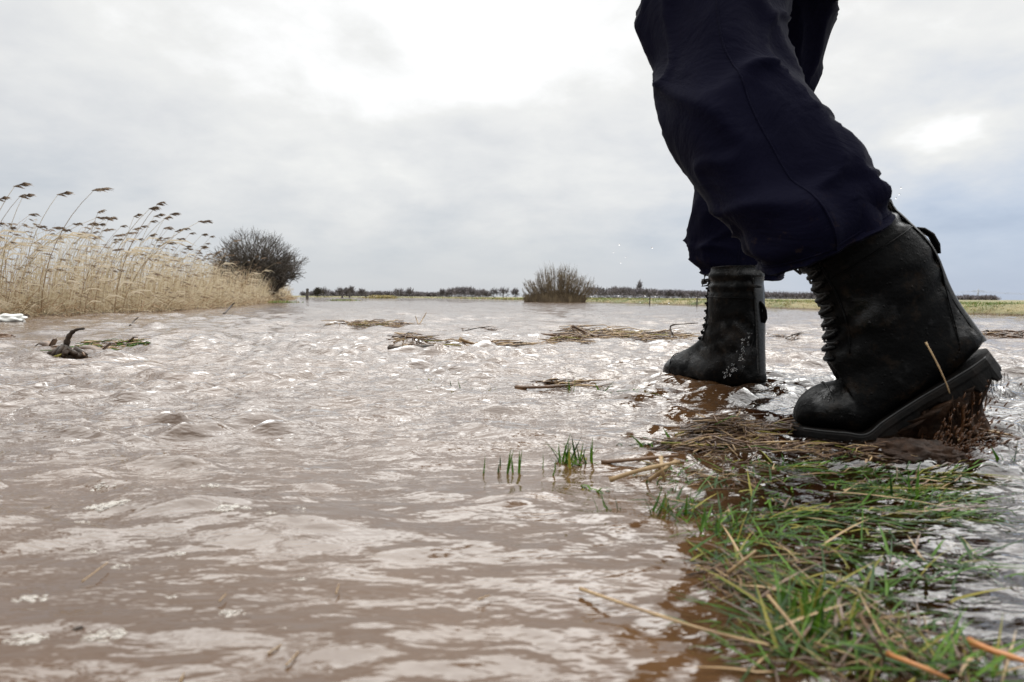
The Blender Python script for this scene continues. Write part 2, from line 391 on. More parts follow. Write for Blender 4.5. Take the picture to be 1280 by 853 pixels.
# ------------------------------------------------------------ reeds
def stalk_pts(Hh, lean, n=8, side=0.0):
    pts = []
    for i in range(n+1):
        t = i/n; pts.append(Vector((lean*Hh*(t**2.1), side*Hh*t*t, Hh*(t-.22*lean*t**3))))
    return pts
def plume_mb(mb, base, d, L, n, mi=0):
    for k in range(n):
        s0 = rnd(0, .55)*L; p = base+d*s0
        ln = L*rnd(.25, .5); dr = (d+Vector((rnd(-.15, .25), rnd(-.25, .25), rnd(-.38, .16)))).normalized()
        q = p+dr*ln*.55+Vector((0, 0, -.03*ln)); e = p+dr*ln+Vector((.01, 0, -.22*ln))
        mb.ribbon([p, q, e], [.002, .0055, .001], Vector((rnd(-.3, .3), rnd(-1, 1), rnd(-1, 1))).normalized(), mi)
protos = []
for k in range(6):
    Hh = 1.0; lean = rnd(.25, .62)
    pts = stalk_pts(Hh, lean, 9, rnd(-.1, .1))
    mb = MB(); mb.tube(pts, [.0036-.0022*i/9 for i in range(10)], 5)
    root = mb.build('reed', M['reed1'] if k % 3 else M['reed3'])
    pm = MB(); d = (pts[-1]-pts[-2]).normalized(); d = (d+Vector((.9, 0, -.35))).normalized(); plume_mb(pm, pts[-1]-d*.02, d, rnd(.10, .16), 26)
    pm.build('plume', M['plume'], root)
    for j in range(3):
        i0 = random.choice([2, 3, 4, 5, 6]); b = pts[i0]; l = rnd(.18, .34)
        lm = MB(); s_ = Vector((0, rnd(-.6, .6), .8)).normalized()
        lm.ribbon([b, b+Vector((.35*l, 0, .25*l)), b+Vector((.75*l, .05*l, .22*l)), b+Vector((l, .08*l, rnd(-.2, .1)*l))], [.002, .006, .005, .0008], s_)
        lm.build('leaf', M['reed2'], root)
    protos.append(root)
hero = [(62, 397, 236, .85), (30, 397, 262, .6), (88, 396, 280, .5), (152, 395, 232, .8), (140, 395, 243, .6), (10, 398, 256, .7), (105, 396, 285, .6), (175, 393, 262, .55), (190, 392, 270, .6), (205, 391, 282, .5),
        (245, 389, 290, .9), (228, 390, 290, .55), (125, 396, 290, .4), (40, 397, 285, .55), (75, 396, 298, .5), (160, 394, 285, .6), (215, 390, 305, .5)]
spots = []
for px, by, ty, ln in hero:
    g = gp(px-28, by); g.y += rnd(.1, .5); g.x = g.x*g.y/(g.y-.2)
    spots.append((g, (368-ty)/FP*g.y+.2+.02))
while len(spots) < 150:
    y = 4.9+13*random.random()**1.7; x = np.interp(y, YL, XL)-.15-2.0*random.random()
    spots.append((Vector((x, y, 0)), rnd(.82, 1.16)))
used = 0
for i, (g, hh) in enumerate(spots):
    pr = protos[i % 6]
    o = pr if i < 6 else copy_tree(pr)
    o.location = (g.x, g.y, float(ground_z(np.array([g.x]), np.array([g.y]))[0])-.03)
    s_ = hh/.92; o.scale = (s_*rnd(.8, 1.1), s_, s_)
    o.rotation_euler = (0, rnd(-.03, .05), rnd(-.35, .35))
    tag(o, 'tall reed rising above the reed bed, bent by wind, dark feathery plume at its tip', 'reed', 'tall plumed reeds rising out of the reed bed')
mb = MB()
for i in range(12000):
    y = 3.6+ (46-3.6)*random.random()**2.3
    x = float(np.interp(y, YL, XL))-abs(random.gauss(0, .9))*(1+.02*y)-.02
    if y > 30: x -= .3
    far = max(1, y/9)
    hh = (.26+.76*random.random()**1.7)*(1-.25*math.exp(-abs(x-np.interp(y, YL, XL))/.15)); lean = rnd(-.05, .38); sd = rnd(-.15, .15)
    z0 = 0.0; n = 4
    pts = [Vector((x, y, -.05))+q for q in stalk_pts(hh, lean, n, sd)]
    w0 = rnd(.0013, .0030)*far**.75
    mi = random.choices([0, 1, 2], [.42, .33, .25])[0]
    mb.ribbon(pts, [w0, w0, w0*.9, w0*.7, w0*.3], Vector((1, rnd(-.5, .5), 0)).normalized(), mi)
    if random.random() < .75:          # leaves, blown to the right
        for q in range(random.choice([1, 2])):
            ib = random.choice([1, 1, 2, 2, 3]); b = pts[ib]; l = rnd(.08, .24)*(1.15-.2*ib); up = rnd(-.1, 1.6)
            mb.ribbon([b, b+Vector((.5*l, rnd(-.1, .1)*l, up*.5*l)), b+Vector((l, rnd(-.2, .2)*l, (up-.5)*.6*l))], [w0*.8, w0*1.7, w0*.3], Vector((rnd(-.2, .2), rnd(-.4, .4), 1)).normalized(), random.choices([0, 1, 2], [.35, .5, .15])[0])
    if random.random() < .22:
        plume_mb(mb, pts[-1], Vector((.9, 0, -.1)).normalized(), .11, 5, 3)
for i in range(7500):                  # broken stems and litter at the foot of the bed
    y = 3.6+34*random.random()**2.2; x = float(np.interp(y, YL, XL))-rnd(-.12, .55); a = rnd(0, 6.28); l = rnd(.06, .3); tl = rnd(-.1, .9)
    p = Vector((x, y, rnd(-.01, .05))); d = Vector((math.cos(a), math.sin(a), tl))*l; w0 = rnd(.0016, .0035)*max(1, y/9)**.7
    mb.ribbon([p, p+d*.5+Vector((0, 0, .02)), p+d], [w0, w0, w0*.4], Vector((rnd(-1, 1), rnd(-1, 1), rnd(-1, 1))).normalized(), random.choices([0, 2, 4], [.2, .5, .3])[0])
tag(mb.build('reed_bed', [M['reed1'], M['reed2'], M['reed3'], M['plume'], M['bg3']]), 'dense bed of dry straw coloured reeds growing along the flooded edge', 'reed bed', kind='stuff')

# ------------------------------------------------------------ bushes
def bush(loc, Hh, W, nst, mat, seed, up=.5, levels=4, dens=1.0, minr=.004):
    rs = random.Random(seed); st = MB(); tw = MB(); nseg = [0]
    def grow(p, d, L, r, lev):
        n = 4; pts = [p]; q = p; dd = d.copy()
        for i in range(n):
            dd = (dd+Vector((rs.gauss(0, .13), rs.gauss(0, .13), rs.gauss(.05*up, .10)))).normalized()
            q = q+dd*(L/n); pts.append(q)
        rad = [max(minr, r*(1-.6*i/n)) for i in range(n+1)]
        (st if lev < 2 else tw).tube(pts, rad, 4 if lev < 2 else 3, cap=False)
        if lev >= levels: return
        k = int((4+rs.random()*3)*dens) if lev else int(5*dens)+2
        for j in range(k):
            i = rs.randint(1, n); pp = pts[i]
            if lev == 0: f = rs.uniform(.25, 1)
            nd = (dd*.9+Vector((rs.gauss(0, .45), rs.gauss(0, .45), rs.gauss(.18*up, .30)))).normalized()
            grow(pp, nd, L*rs.uniform(.42, .68), r*.5, lev+1)
    for i in range(nst):
        a = rs.uniform(0, 2*math.pi); sp = math.sqrt(rs.random())
        d = Vector((math.cos(a)*sp*W/2, math.sin(a)*sp*W/2, Hh*(1-.45*sp*sp))) ; L = d.length
        grow(Vector((math.cos(a)*sp*W*.10, math.sin(a)*sp*W*.10, 0)), (d.normalized()+Vector((0, 0, -.1))).normalized(), L*.52, .03*Hh/2, 0)
    return st, tw
def place_bush(name, label, cat, loc, *a, **k):
    st, tw = bush(loc, *a, **k); r = empty(name, loc)
    st.build('stem', k.get('mat', a[3]), r); tw.build('twigs', k.get('mat', a[3]), r)
    tag(r, label, cat); return r
place_bush('bare_shrub', 'dark round leafless shrub rising behind the reeds', 'shrub', (-8.42, 22.5, -.12), 2.2, 2.6, 30, M['twig'], 3, up=.5, levels=4, dens=.80, minr=.0055)
sh = bpy.data.objects['bare_shrub']; mb = MB(); rs = random.Random(11)
for i in range(2600):                  # fine outer twigs filling the dome
    a = rs.uniform(0, 6.28); e = math.asin(rs.uniform(-.25, 1)); q = rs.random()**.42
    u_ = Vector((math.cos(a)*math.cos(e), math.sin(a)*math.cos(e), math.sin(e)))
    k_ = 1+.13*noise.noise(u_*2.4)
    p = Vector((u_.x*1.42*q*k_, u_.y*1.2*q*k_, 1.12+u_.z*1.18*q*k_)); d = (u_*.8+Vector((rs.gauss(0, .45), rs.gauss(0, .45), rs.gauss(.25, .3)))).normalized(); l = rs.uniform(.12, .34)
    m_ = p+d*l*.5+Vector((rs.gauss(0, .02), 0, rs.gauss(0, .02)))
    mb.tube([p-d*l*.3, m_, p+d*l], [.006, .005, .0025], 3, cap=False)
    if rs.random() < .6: mb.tube([m_, m_+(d+Vector((rs.gauss(0, .7), 0, rs.gauss(0, .6)))).normalized()*l*.5], [.004, .002], 3, cap=False)
mb.build('outer_twigs', M['twig'], sh)
r = empty('willow_shrub', (1.95, 28, -.05)); st = MB(); tw = MB()
for i in range(230):
    a = rs.uniform(0, 6.28); sp = math.sqrt(rs.random()); hh = 1.66*(1-.60*sp**2.2)*rs.uniform(.60, 1.04)
    b0 = Vector((math.cos(a)*sp*.62, math.sin(a)*sp*.4, 0)); ed_ = Vector((math.cos(a)*sp*1.62, math.sin(a)*sp*1.2, hh))
    c1 = b0.lerp(ed_, .5)+Vector((math.cos(a)*sp*.30, math.sin(a)*sp*.22, -.16*sp)); n = 8
    pts = [(b0*(1-t)**2+c1*2*t*(1-t)+ed_*t*t)+Vector((rs.gauss(0, .012), rs.gauss(0, .012), 0)) for t in [k/n for k in range(n+1)]]
    r0 = rs.uniform(.006, .015); st.tube(pts, [max(.004, r0*(1-.85*k/n)) for k in range(n+1)], 4, cap=False)
    for j in range(22):
        k = rs.randint(2, n-1); d = (pts[k+1]-pts[k]).normalized(); d = (d+Vector((rs.gauss(0, .6), rs.gauss(0, .5), rs.gauss(0, .3)))).normalized(); l = rs.uniform(.15, .45)*(hh/1.6)
        tw.tube([pts[k], pts[k]+d*l*.5+Vector((0, 0, .01)), pts[k]+(d+Vector((0, 0, .15)))*l], [.005, .004, .002], 3, cap=False)
st.build('stem', M['twig2'], r); tw.build('twigs', M['twig2'], r)
tag(r, 'brown fan shaped leafless willow shrub standing in the flood', 'shrub')
# dense low brushwood skirt of the willow
mb = MB()
for i in range(2600):
    a = rnd(0, 6.28); r_ = math.sqrt(random.random()); x = 1.9+math.cos(a)*r_*1.22-.16; y = 28+math.sin(a)*r_*.9
    h = rnd(.2, .62)*(1-.35*r_); d = Vector((math.cos(a)*r_*.3+rnd(-.2, .2), rnd(-.2, .2), 1))*h
    mb.ribbon([(x, y, -.06), Vector((x, y, -.06))+d*.5, Vector((x, y, -.06))+d], [.011, .01, .004], Vector((1, rnd(-.4, .4), 0)).normalized())
sk = bpy.data.objects['willow_shrub']; c = mb.build('brushwood', M['twig2'], None); c.parent = sk; c.location = (-1.95, -28, .05)

# ------------------------------------------------------------ distant land: trees, wood, posts, pylon
def gd(x, y): return float(ground_z(np.array([float(x)]), np.array([float(y)]))[0])
def crown_mb(mb, c, rx, rz, n, q, rs=random):
    for i in range(n):
        while True:
            a = Vector((rs.uniform(-1, 1), rs.uniform(-1, 1), rs.uniform(-1, 1)))
            if a.length <= 1: break
        a = a*(1+.25*math.sin(a.x*7+c[0])*math.cos(a.z*6))
        p = Vector(c)+Vector((a.x*rx, a.y*rx, a.z*rz)); d = (a+Vector((rs.uniform(-.4, .4), rs.uniform(-.4, .4), .6))).normalized()*q*rs.uniform(.8, 2.2)
        s_ = Vector((rs.uniform(-1, 1), rs.uniform(-1, 1), rs.uniform(-.3, .3))).normalized()
        mb.ribbon([p, p+d], [q*.22, q*.1], s_)
def ftree(px, top, wpx, D, label, kind='tree', group='leafless trees along the far edge of the flood', base=None, mat='far', shape=1.0):
    g = P(px, 372, D); z0 = gd(g.x, D); Hh = (371.4+.0063*(px-640)-top)/FP*D+H-z0; W = wpx/FP*D
    r = empty('bare_tree', (g.x, D, z0))
    t = MB(); t.tube([(0, 0, -.2), (0, 0, Hh*.45), (W*.05, 0, Hh*.8)], [W*.035+.06, W*.03+.04, .03], 5)
    for k in range(5):
        a = rnd(0, 6.28); t.tube([(0, 0, Hh*rnd(.25, .5)), (math.cos(a)*W*.3, math.sin(a)*W*.3, Hh*rnd(.6, .85))], [.05, .02], 4)
    t.build('trunk', M['wood'], r)
    c_ = MB(); crown_mb(c_, (0, 0, Hh*(.56 if shape == 1 else .5)), W*.5, Hh*.44, int(260*shape), D/FP*2.0); c_.build('crown', M[mat], r, smooth=False)
    tag(r, label, kind, group); return r
ftree(425, 361.5, 8, 260, 'small pale leafless tree on the horizon right of the purplish bush cluster')
ftree(433, 362.5, 6, 280, 'thin leafless tree left of the taller twin crowned pair on the horizon')
ftree(439, 359.5, 7, 240, 'tallest dark leafless tree on the horizon between the two short fence posts')
ftree(452, 363.5, 7, 300, 'faint low leafless tree behind the short post beside the tan reed clump')
ftree(498, 363, 16, 260, 'low broad grey tree right behind the tan reed clump')
ftree(512, 362.5, 9, 260, 'grey round tree at the left end of the open gap in the horizon')
ftree(553, 363.5, 5, 330, 'faint slim tree at the left end of the dark wood')
ftree(617, 362.5, 9, 250, 'small rounded leafless tree, first one right of the dark wood')
ftree(629, 361.5, 13, 250, 'broader leafless tree midway between the dark wood and the willow shrub')
ftree(644, 363, 8, 250, 'leafless tree close to the left side of the willow shrub')
ftree(799, 352.5, 4.5, 420, 'tall slender leafless poplar standing above the dark wood', 'tree', None, mat='far')
ftree(405, 361.8, 13, 200, 'low purplish bush cluster right of the dark round bush', 'bush', None)
ftree(397, 361.5, 7.5, 110, 'dark compact bush beside the fence post at the end of the reeds', 'bush', None, mat='wood', shape=2.0)
def wood(name, pxs, D, label):
    mb = MB(); x0, x1 = pxs[0][0], pxs[-1][0]
    xs = [p[0] for p in pxs]; ts = [p[1] for p in pxs]
    for px in np.arange(x0, x1, 1.6):
        top = float(np.interp(px, xs, ts))+rnd(-.7, .9); Dd = D*rnd(.93, 1.08); g = P(px+rnd(-1, 1), 372, Dd); z0 = gd(g.x, Dd)
        Hh = (371.4+.0063*(px-640)-top)/FP*Dd+.2
        crown_mb(mb, (g.x, Dd, z0+Hh*.5), 3.2/FP*Dd, Hh*.5, 110, Dd/FP*2.2)
    tag(mb.build(name, M['far'], None, smooth=False), label, 'wood', kind='stuff')
wood('distant_wood', [(556, 368), (562, 364), (570, 361.5), (578, 362), (584, 361), (590, 362.5), (598, 365), (606, 364.5), (612, 368)], 330, 'dark clump of leafless wood on the horizon left of the willow shrub')
wood('distant_treeline', [(735, 362), (742, 360.5), (748, 361), (756, 364), (764, 362), (772, 361), (785, 362), (797, 363), (812, 363.5), (830, 366), (840, 364.5), (860, 366), (880, 367), (1000, 369), (1090, 371), (1130, 372)], 360, 'long dark line of leafless wood behind the grass bank')
wood('distant_hedge', [(1190, 374), (1205, 372.5), (1225, 373), (1240, 372.5), (1246, 374.5)], 500, 'faint low line of trees behind the bank at the far right')
wood('distant_scrub', [(380, 368), (400, 367), (430, 367.5), (470, 367.5), (490, 368), (540, 369), (552, 368.5)], 420, 'thin hazy scrub line along the horizon past the reed bed')
def post(px, top, bot, wpx, D, label):
    g = P(px, bot, D); z0 = 0.0; h = (bot-top)/FP*D+.1; w_ = wpx/FP*D/2
    bm = bmesh.new(); bmesh.ops.create_cone(bm, cap_ends=True, segments=10, radius1=w_*1.05, radius2=w_*.92, depth=h+.3)
    for q in bm.verts: q.co.z += h/2-.15; q.co.x += .06*q.co.z*h
    bmesh.ops.bevel(bm, geom=[e for e in bm.edges if all(v_.co.z > h*.9 for v_ in e.verts)], offset=w_*.2, segments=2, affect='EDGES')
    me = bpy.data.meshes.new('fence_post'); bm.to_mesh(me); bm.free(); me.materials.append(M['wood'])
    o = bpy.data.objects.new('fence_post', me); COL.objects.link(o); o.location = (g.x, D, 0); tag(o, label, 'fence post', 'old wooden fence posts along the drowned path')
post(384, 358.8, 370, 3.6, 38, 'weathered fence post standing at the very end of the reed bed')
post(457, 364.5, 371.5, 2.6, 70, 'short dark fence post left of the tan reed clump')
post(428, 367.5, 371.2, 2.4, 62, 'lowest dark post stump on the grassy islet')
post(437, 363.5, 371, 2.0, 80, 'slim dark post in front of the tallest tree on the left horizon')
for (px, t_, b_) in ((812, 372, 379), (871, 372, 380.5)):
    post(px, t_, b_, 1.6, 19.5 if px < 850 else 16.8, 'thin stake on the grass bank right of the willow shrub' if px < 850 else 'thin stake on the grass bank close to the farther boot')
# pylon
g = P(1222, 376, 1300); r = empty('pylon', (g.x, 1300, 0)); Hh = 21.0
def PV(x, z, y=0): return Vector((x, y, z))
mb = MB()
for sx in (-1, 1):
    for sy in (-1, 1): mb.tube([PV(sx*1.6, 0, sy*1.6), PV(sx*.45, Hh, sy*.45)], .28, 4)
for i in range(7):
    z0, z1 = Hh*i/7, Hh*(i+1)/7; a = 1.6-1.15*i/7; b = 1.6-1.15*(i+1)/7
    for sy in (-1, 1): mb.tube([PV(-a, z0, sy*a), PV(b, z1, sy*b)], .12, 4); mb.tube([PV(a, z0, sy*a), PV(-b, z1, sy*b)], .12, 4)
mb.build('tower', M['steel'], r)
mb = MB()
for sy in (-.5, .5): mb.tube([PV(-13, Hh*.80, 0), PV(0, Hh*.86, sy), PV(13, Hh*.80, 0)], .22, 4)
mb.tube([PV(-13, Hh*.80), PV(13, Hh*.80)], .25, 4); mb.build('crossarm', M['steel'], r)
tag(r, 'distant steel pylon with one wide crossarm on the horizon at the right', 'pylon')
mb = MB()
for off in (-12, -6, 6, 12):
    for (xa, xb) in ((-450, 0), (0, 450)):
        pts = []
        for k in range(13):
            t = k/12; pts.append(Vector((g.x+xa+(xb-xa)*t, 1300+off*.4+.15*(xa+(xb-xa)*t), Hh*.8+(0 if abs(off) > 7 else -2)-9*(1-(2*t-1)**2)*.6)))
        mb.tube(pts, .10, 3, cap=False)
mb.v = [(a, b, c) for a, b, c in mb.v]
tag(mb.build('power_line', M['steel'], None, (g.x, 1300, Hh)), 'thin power cables sagging away from the far pylon', 'power line')

# ------------------------------------------------------------ bank grass and islets
def clump(mb, x, y, z, n, h, wd, spread, mats, lean=(.1, 0)):
    for i in range(n):
        a = rnd(0, 6.28); s_ = random.random()*spread; p = Vector((x+math.cos(a)*s_, y+math.sin(a)*s_, z-.01)); l = h*rnd(.5, 1.15)
        d = Vector((math.cos(a)*.55+lean[0]+rnd(-.3, .3), math.sin(a)*.55+lean[1]+rnd(-.3, .3), 1)).normalized()
        m1 = p+d*l*.55; m2 = m1+(d+Vector((d.x*1.3, d.y*1.3, -.9))).normalized()*l*.5
        mb.ribbon([p, m1, m2], [wd, wd*.9, wd*.25], Vector((rnd(-1, 1), rnd(-1, 1), .1)).normalized(), random.choices(range(len(mats)), mats)[0])
mb = MB()
for i in range(6400):
    y = 4.5+48*random.random()**1.9; off = abs(random.gauss(0, 1))*(.7+y*.03)-.10
    x = float(np.interp(y, YR, XR))+off
    z = max(-.02, gd(x, y)); sc = max(1, y/13)
    green = vnoise(np.array([x]), np.array([y]), 1.6, 3)[0]+.55*vnoise(np.array([x]), np.array([y]), 4.1, 5)[0]+off*.25
    mats = [.8, .15, .05] if green > .15 else ([.35, .5, .15] if off > .12 else [.1, .45, .45])
    clump(mb, x, y, z, 7, rnd(.03, .085)*(1+.2*sc), .0028*sc, .07*sc, mats)
tag(mb.build('bank_grass', [M['bg1'], M['bg2'], M['bg3']]), 'rough green and straw coloured grass covering the long bank', 'bank grass', kind='stuff')
mb = MB()
for i in range(1500):                  # edge of the far field
    y = rnd(45, 130); x = float(np.interp(y, YR, XR))+rnd(-.5, 5)
    clump(mb, x, y, .03, 4, rnd(.10, .25), .03, .5, [.4, .45, .15])
tag(mb.build('field_grass', [M['bg1'], M['bg2'], M['bg3']]), 'low grass along the far edge of the flood', 'field grass', kind='stuff')
def islet(name, label, px0, px1, py, n, h, mats, cat, lean=(.1, 0)):
    mb = MB(); a = gp(px0, py); b = gp(px1, py); D = (a.y+b.y)/2; org = (a+b)/2
    for i in range(n):
        t = random.gauss(.5, .2); p = a.lerp(b, min(1, max(0, t)))
        clump(mb, p.x, p.y+rnd(-.06, .06)*D*.4, -.01, 4, h*rnd(.5, 1), .0006*D, .012*D, mats, lean)
    return tag(mb.build(name, [M['bg1'], M['bg2'], M['bg3']], None, org), label, cat)
islet('grass_islet', 'low green grassy islet in the water beyond the reeds', 412, 446, 376, 130, .16, [.6, .25, .15], 'grass islet')
islet('reed_clump', 'tan clump of dead reeds on the horizon left of the gap in the trees', 466, 490, 373.3, 160, .62, [.02, .85, .13], 'reed clump')
islet('sedge_clump', 'small brown tuft of sedge left of the tan reed clump', 459, 467, 372.9, 60, .25, [.0, .4, .6], 'sedge clump')
islet('grass_fringe', 'green grass fringe at the foot of the reeds under the dark shrub', 310, 372, 378.5, 150, .17, [.75, .25, 0], 'grass fringe')

# ------------------------------------------------------------ floating debris
def tangle(mb, c, rx, ry, h, n, lmin, lmax, r0, mats, flow=0.0, sg=.5):
    for i in range(n):
        a = rnd(0, 6.28); q = math.sqrt(random.random()); x = c.x+math.cos(a)*q*rx; y = c.y+math.sin(a)*q*ry
        z = wz(x, y)+max(0, h*(1-q*q))*rnd(0, 1)
        l = rnd(lmin, lmax); th = flow+random.gauss(0, sg); d = Vector((math.cos(th), math.sin(th), rnd(-.12, .22)))*l
        p0 = Vector((x, y, z))-d*.5; mid = Vector((x+rnd(-.1, .1)*l, y+rnd(-.1, .1)*l, z+rnd(-.02, .09)*l)); p1 = Vector((x, y, z))+d*.5
        p0.z = max(p0.z, -.002); p1.z = max(p1.z, -.002)
        r_ = r0*rnd(.5, 1.3); mi = random.choices(range(len(mats)), mats)[0]
        mb.tube([p0, p0.lerp(mid, .6), mid, mid.lerp(p1, .5), p1], [r_*.8, r_, r_, r_*.9, r_*.4], 4, mi)
DM = [M['straw'], M['strawd'], M['bark'], M['g1'], M['g3']]
def pile(px, py, wpx, dpx, h, n_, label, r0=.0022, lm=(.04, .14), mats=(.45, .4, .1, .0, .05), cat='debris', name='debris_raft', flow=0.0, sg=.75):
    c = gp(px, py); rx = wpx/2/FP*c.y; ry = abs(gp(px, py-dpx/2).y-gp(px, py+dpx/2).y)/2
    mb = MB(); n = n_//3; tangle(mb, c, rx, ry, h*.5, n, lm[0], lm[1], r0*(c.y/3)**.5, mats, flow, sg)
    for q in range(4):
        a = rnd(-1, 1); tangle(mb, c+Vector((a*rx*.8, rnd(-.5, .5)*ry, 0)), rx*rnd(.10, .24), ry*rnd(.3, .7), h*rnd(.5, 1.2), n//4, lm[0]*.7, lm[1]*.8, r0*(c.y/3)**.5, mats, flow, 1.1)
    return tag(mb.build(name, DM, None, (c.x, c.y, 0)), label, cat, 'rafts of drifting reed litter')
pile(462, 408, 104, 6, .035, 300, 'long thin raft of brown reed litter drifting nearest the left horizon', lm=(.1, .28))
pile(512, 428, 34, 8, .055, 150, 'small humped heap of brown litter left of the long dark stem', lm=(.05, .15))
pile(548, 432, 100, 8, .012, 110, 'thin scatter of litter with a dark stem along its front', lm=(.08, .22))
pile(625, 432, 85, 4, .012, 90, 'flat streak of litter between the humped heap and the larger raft', lm=(.08, .2))
pile(712, 427, 46, 9, .045, 170, 'small tan heap of litter at the left end of the largest raft', lm=(.05, .16), mats=(.6, .3, .05, 0, .05))
pile(790, 421, 160, 9, .02, 520, 'largest raft of tan reed litter reaching the farther boot', lm=(.06, .24), mats=(.55, .3, .1, 0, .05))
pile(745, 415, 90, 5, .03, 80, 'thin litter of upturned stems behind the largest raft', lm=(.1, .3))
pile(700, 482, 88, 6, .012, 70, 'flat brown litter lying in front of the two green blades', lm=(.04, .12))
pile(1262, 421, 46, 11, .035, 420, 'dark brown clump of wet litter at the right edge', mats=(.05, .85, .1, 0, 0), lm=(.04, .12), r0=.004)
pile(975, 423, 50, 5, .01, 40, 'sparse dark twigs afloat between the two boots', mats=(.1, .4, .5, 0, 0), lm=(.06, .2))
pile(600, 413, 44, 2, .006, 30, 'faint dark streak of litter in open water ahead of the rafts', mats=(.2, .5, .3, 0, 0), lm=(.06, .2))
pile(1220, 552, 50, 18, .012, 140, 'brown wet litter right of the mud splash', mats=(.1, .75, .1, .05, 0), lm=(.02, .07))
pile(130, 434, 84, 12, .014, 420, 'flat raft of leaves and moss behind the curved branch', mats=(.22, .2, .03, .5, .05), lm=(.02, .08))
pile(15, 397, 60, 5, .02, 120, 'dark litter washed against the reeds at the left edge', mats=(.3, .6, .1, 0, 0), lm=(.08, .25))
pile(205, 389, 50, 3, .015, 60, 'thin dark litter along the reed edge', mats=(.3, .6, .1, 0, 0), lm=(.1, .3))

def stem(pp, r0, mat, label, name='floating_stem', cat='stem', n=6, lift=0.0, group=None):
    pts = [Vector(p) for p in pp]; Cn = cr([tuple(p) for p in pts], 4); mb = MB(); L = len(Cn)
    mb.tube([Vector(c) for c in Cn], [r0*(1-.45*i/L)*(1.25 if i % 5 == 0 else 1) for i in range(L)], n)
    return tag(mb.build(name, mat, None, tuple(Cn[0])), label, cat, group)
def G(px, py, z): return gp(px, py, z)
stem([G(487, 436, .006), G(520, 435, .012), G(551, 432, .01)], .011, M['bark'], 'long dark stem lying along the front of the humped litter heap')
stem([G(575, 424, .03), G(592, 430, .008), G(612, 431, .004)], .007, M['straw'], 'pale stem with its left end cocked up out of the water')
stem([G(632, 434, .006), G(655, 433, .008), G(674, 434, .004)], .008, M['bark'], 'short dark stem at the right end of the flat litter streak')
stem([G(676, 419, .01), G(720, 419, .012), G(760, 420, .01)], .009, M['strawd'], 'dark brown stem pointing left out of the largest raft')
stem([G(716, 408, .06), G(735, 417, .02), G(748, 421, .01)], .007, M['strawd'], 'upturned brown stem leaning over the largest raft')
stem([G(842, 420, .01), P(838, 408, 3.0), P(856, 405, 3.0), P(872, 404, 3.02)], .0035, M['bark'], 'thin arching twig standing out of the raft beside the farther boot', 'twig', 'twig')
stem([G(280, 393, .0), P(288, 384, 8.0), P(293, 379, 8.0)], .012, M['bark'], 'dark leaning stick poking out of the water in front of the reeds', 'stick', 'stick')
stem([G(163, 407, .0), P(167, 402, 5.0), P(173, 397, 5.0)], .006, M['bark'], 'thin leaning stick in open water beyond the curved branch', 'stick', 'stick')
stem([G(524, 406, .0), P(529, 398, 4.9), P(533, 391, 4.9)], .004, M['straw'], 'thin straw standing up at the right end of the long litter raft', 'straw', 'straw')
stem([G(523, 406, 0), P(521, 400, 4.9), P(519, 395, 4.9)], .004, M['straw'], 'short straw leaning left at the right end of the long litter raft', 'straw', 'straw')
stem([G(645, 484, .004), G(680, 484, .012), G(716, 481, .006)], .004, M['strawd'], 'brown stem afloat behind the green shoots')
stem([G(762, 600, .006), G(800, 588, .018), G(850, 577, .03)], .0030, M['straw'], 'thick pale reed stem pointing down left from the brown hay heap')
stem([G(752, 578, .004), G(800, 574, .012), G(848, 569, .02)], .0028, M['strawd'], 'dark reed stem lying behind the thick pale one')
stem([G(826, 572, .03), G(828, 588, .02), G(831, 602, .004)], .0022, M['straw'], 'short pale straw crossing the thick reed stem')
stem([G(812, 600, .004), G(828, 588, .02), G(845, 575, .03)], .0022, M['straw'], 'second short straw crossing the thick reed stem')
stem([G(725, 736, .003), G(800, 762, .006), G(880, 787, .01), G(960, 806, .02)], .0012, M['straw'], 'long thin pale straw floating across the dark reflection in the foreground', 'straw', 'straw')
stem([G(1212, 802, .008), G(1245, 815, .012), G(1300, 832, .012)], .0022, M['orange'], 'bright orange straw at the bottom right corner', 'straw', 'straw')
stem([G(1110, 818, .012), G(1150, 833, .018), G(1185, 848, .01)], .0015, M['orange'], 'thin orange straw left of the bright orange one', 'straw', 'straw')
stem([G(910, 716, .008), G(928, 702, .02), G(945, 688, .028)], .0014, M['straw'], 'pale straw standing slantwise in the middle of the grass', 'straw', 'straw')
stem([G(960, 745, .01), G(985, 775, .018), G(1003, 800, .012)], .0012, M['straw'], 'tan straw curving through the nearest grass clump', 'straw', 'straw')
stem([G(1075, 770, .012), G(1090, 795, .022), G(1105, 822, .01)], .0013, M['strawd'], 'brown straw dropping through the nearest grass clump', 'straw', 'straw')

# curved branch with stump
c = gp(85, 447); r = empty('curved_branch', (c.x, c.y, 0)); D = c.y
def L3(px, py, dd=0): 
    q = P(px, py, D+dd); return q-Vector((c.x, c.y, 0))
mb = MB(); Cn = cr([tuple(L3(87, 446)), tuple(L3(83, 436)), tuple(L3(85, 424)), tuple(L3(90, 416)), tuple(L3(97, 412)), tuple(L3(106, 411))], 4); n_ = len(Cn)
mb.tube([Vector(q) for q in Cn], [(.012-.0095*i/n_)*(1+.18*math.sin(i*2.1)) for i in range(n_)], 8); mb.build('horn', M['bark'], r)
mb = MB()
for k in range(14):
    a = rnd(0, 6.28); mb.tube([Vector((rnd(-.03, .03), rnd(-.03, .03), -.01)), Vector((math.cos(a)*.025, math.sin(a)*.025, rnd(.01, .035))), Vector((math.cos(a)*.055, math.sin(a)*.05, rnd(-.01, .015)))], [.014, .012, .005], 6)
mb.build('stump', M['bark'], r)
